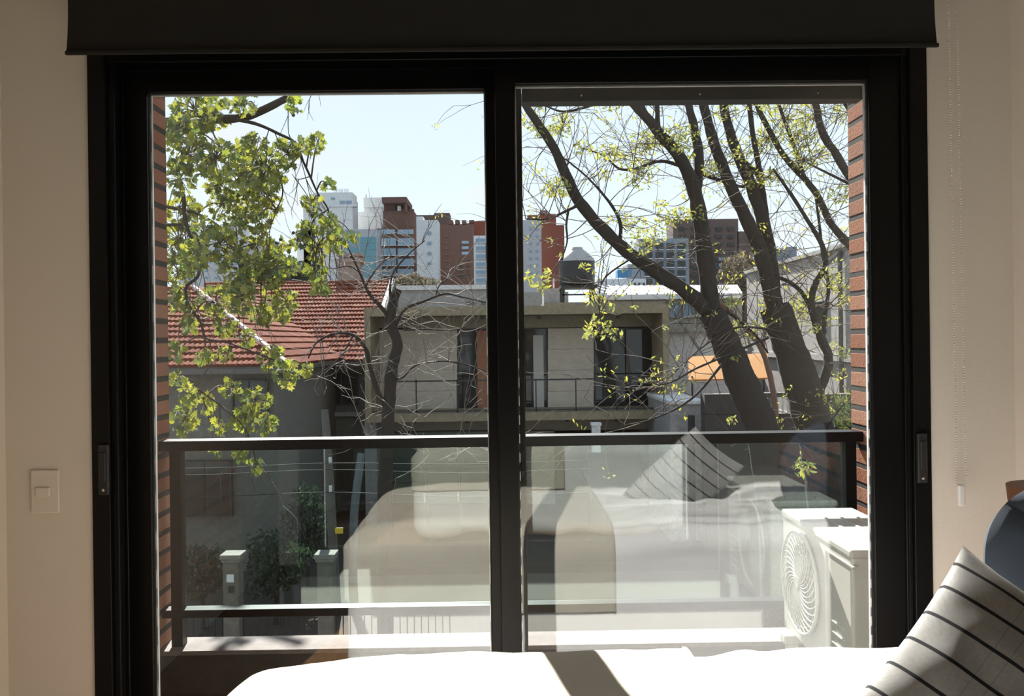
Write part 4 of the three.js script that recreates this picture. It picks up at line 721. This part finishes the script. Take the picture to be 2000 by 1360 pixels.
leaning('leaning_tree', 'leaning tree with the long branch arching left across the right pane', at(1530, 1100, 11.2).setY(GROUND), [[1510, 960], [1484, 830], [1455, 760], [1430, 700], [1408, 650], [1390, 610]], [
  [[[1392, 618], [1350, 578], [1290, 536], [1225, 492], [1170, 440], [1125, 385], [1100, 330], [1082, 290], [1050, 240], [1022, 200], [1000, 165]], 25, 9, 11.2, 10.4],
  [[[1390, 612], [1384, 560], [1374, 480], [1362, 400], [1350, 350], [1322, 300], [1290, 262], [1255, 222], [1218, 180], [1190, 140]], 29, 10, 11.2, 11],
  [[[1358, 380], [1366, 320], [1358, 260], [1346, 210], [1338, 160]], 17, 10, 11.2], [[[1285, 258], [1284, 220], [1280, 170]], 9, 6, 11.1], [[[1278, 248], [1250, 205], [1232, 170]], 11, 7, 11.1],
  [[[1210, 478], [1212, 440], [1200, 410], [1178, 380], [1140, 340], [1090, 300]], 7, 2, 10.9], [[[1128, 402], [1100, 415], [1070, 428], [1027, 428]], 5, 2.5, 10.6], [[[1110, 412], [1106, 440], [1108, 470], [1100, 500]], 4, 2, 10.6], [[[1345, 330], [1290, 315], [1240, 330], [1210, 330], [1180, 305], [1140, 290]], 6, 2, 11.1],
  [[[1375, 600], [1420, 610], [1445, 628], [1480, 660], [1500, 690]], 6, 3, 11.6], [[[1240, 500], [1180, 545], [1170, 580], [1175, 640]], 3, 1.5, 10.6], [[[1210, 195], [1160, 205], [1100, 218], [1060, 205]], 6, 2, 10.9], [[[1500, 660], [1430, 690], [1360, 720], [1300, 750], [1230, 745]], 5, 1.5, 11, 10], [[[1420, 700], [1350, 780], [1270, 820], [1210, 832]], 5, 1.5, 11, 10],
], 11.2, 41, K1, [[1050, 540], [1062, 560], [1160, 580], [1182, 600], [1170, 640], [1200, 652], [1150, 656]], 170, 0.25);
leaning('leaning_tree', 'thick dark leaning tree with twin upright limbs nearest the right brick wall', at(1640, 1120, 11.8).setY(GROUND), [[1615, 960], [1592, 840], [1562, 740], [1535, 660], [1512, 600]], [
  [[[1518, 615], [1500, 550], [1488, 500], [1462, 435], [1425, 360], [1395, 280], [1375, 210], [1362, 150]], 27, 12, 11.8, 11.6],
  [[[1512, 600], [1506, 520], [1492, 440], [1470, 370], [1440, 300], [1418, 230], [1405, 150]], 25, 12, 11.8, 12], [[[1500, 500], [1494, 420], [1484, 340], [1470, 260], [1458, 160]], 13, 7, 11.9], [[[1446, 312], [1478, 340], [1492, 390]], 9, 6, 12],
  [[[1585, 790], [1612, 735], [1618, 700], [1602, 655], [1588, 610], [1584, 590], [1594, 550], [1612, 520], [1606, 480], [1580, 435], [1545, 380], [1510, 330]], 17, 4, 11.8, 11.4],
  [[[1606, 660], [1612, 610], [1618, 560], [1606, 490], [1598, 420], [1590, 370]], 8, 3, 11.7], [[[1585, 600], [1560, 565], [1530, 545], [1508, 540]], 9, 5, 11.8], [[[1750, 590], [1700, 520], [1660, 480], [1625, 440], [1595, 380], [1572, 350], [1535, 310], [1505, 260], [1478, 205], [1460, 150]], 14, 7, 11.6, 12], [[[1760, 470], [1700, 390], [1660, 345], [1632, 300], [1608, 262], [1594, 210], [1582, 150]], 15, 10, 11.4, 11.8], [[[1700, 250], [1660, 215], [1630, 170]], 8, 6, 11.4], [[[1572, 350], [1545, 270], [1520, 200], [1510, 150]], 7, 4, 12], [[[1660, 360], [1600, 330], [1560, 310]], 5, 2, 11.6],
  [[[1566, 690], [1545, 670], [1530, 640]], 4, 2, 11.8], [[[1360, 335], [1400, 350], [1450, 365], [1480, 360]], 7, 4, 12], [[[1540, 650], [1440, 640], [1370, 680], [1300, 745]], 4, 1.2, 11.4, 10.4], [[[1600, 860], [1640, 800], [1680, 760]], 4, 2, 11.4], [[[1592, 850], [1590, 880], [1590, 905]], 3, 1.5, 11.4],
], 11.8, 43, K2, [[1590, 905], [1570, 915], [1620, 918]], 230, 0.30);
{
  const d = 15, t = thing('thin_tree', 'thin brown forked tree between the two leaning trunks', 'tree', at(1530, 1000, d).setY(GROUND)), pts = [];
  boughs(t, [[[[1516, 900], [1512, 780], [1500, 720], [1486, 680], [1462, 650], [1430, 612], [1400, 588]], 13, 7, d], [[[1488, 685], [1494, 650], [1500, 610]], 8, 5, d]], d, mat(0.16, 0.09, 0.06, 0.9), pts);
  part('trunk', limb([at(1530, 1000, d).setY(GROUND), at(1520, 960, d), at(1516, 890, d)], 0.08, 0.06, 10, 4), mat(0.16, 0.09, 0.06, 0.9), t);
}
// shrubs and far trees
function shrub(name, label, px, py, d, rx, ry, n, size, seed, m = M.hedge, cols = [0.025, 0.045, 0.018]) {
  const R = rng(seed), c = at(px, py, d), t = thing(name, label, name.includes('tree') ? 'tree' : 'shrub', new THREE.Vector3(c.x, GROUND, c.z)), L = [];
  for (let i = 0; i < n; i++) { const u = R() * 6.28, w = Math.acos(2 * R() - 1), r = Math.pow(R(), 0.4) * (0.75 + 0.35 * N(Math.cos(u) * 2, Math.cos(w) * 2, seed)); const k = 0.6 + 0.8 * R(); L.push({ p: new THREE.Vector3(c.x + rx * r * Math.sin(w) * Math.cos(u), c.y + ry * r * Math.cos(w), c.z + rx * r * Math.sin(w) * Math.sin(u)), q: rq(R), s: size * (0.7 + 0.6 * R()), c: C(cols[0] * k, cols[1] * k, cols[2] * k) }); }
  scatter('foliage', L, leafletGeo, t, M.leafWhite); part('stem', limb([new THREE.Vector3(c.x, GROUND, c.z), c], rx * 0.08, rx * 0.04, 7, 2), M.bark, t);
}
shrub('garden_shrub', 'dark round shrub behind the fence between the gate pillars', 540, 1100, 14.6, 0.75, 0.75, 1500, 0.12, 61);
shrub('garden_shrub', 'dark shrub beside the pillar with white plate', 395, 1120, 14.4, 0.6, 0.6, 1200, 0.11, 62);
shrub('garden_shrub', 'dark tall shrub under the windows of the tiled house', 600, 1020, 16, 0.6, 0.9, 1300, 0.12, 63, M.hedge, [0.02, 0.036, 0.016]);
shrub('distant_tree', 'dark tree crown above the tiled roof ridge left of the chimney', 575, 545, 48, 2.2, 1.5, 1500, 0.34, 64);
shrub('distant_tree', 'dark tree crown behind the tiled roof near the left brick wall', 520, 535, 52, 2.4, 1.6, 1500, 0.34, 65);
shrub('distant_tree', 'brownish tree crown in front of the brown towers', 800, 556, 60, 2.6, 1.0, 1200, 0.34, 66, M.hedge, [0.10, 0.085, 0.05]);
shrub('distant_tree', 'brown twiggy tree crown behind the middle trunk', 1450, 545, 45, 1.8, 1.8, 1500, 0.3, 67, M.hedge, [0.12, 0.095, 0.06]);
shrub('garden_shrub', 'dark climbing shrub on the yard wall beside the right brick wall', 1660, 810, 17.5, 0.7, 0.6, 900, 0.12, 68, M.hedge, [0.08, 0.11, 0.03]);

scene.traverse(o => { if (o.isMesh) { o.castShadow = true; o.receiveShadow = true; } });
renderer.render(scene, camera);
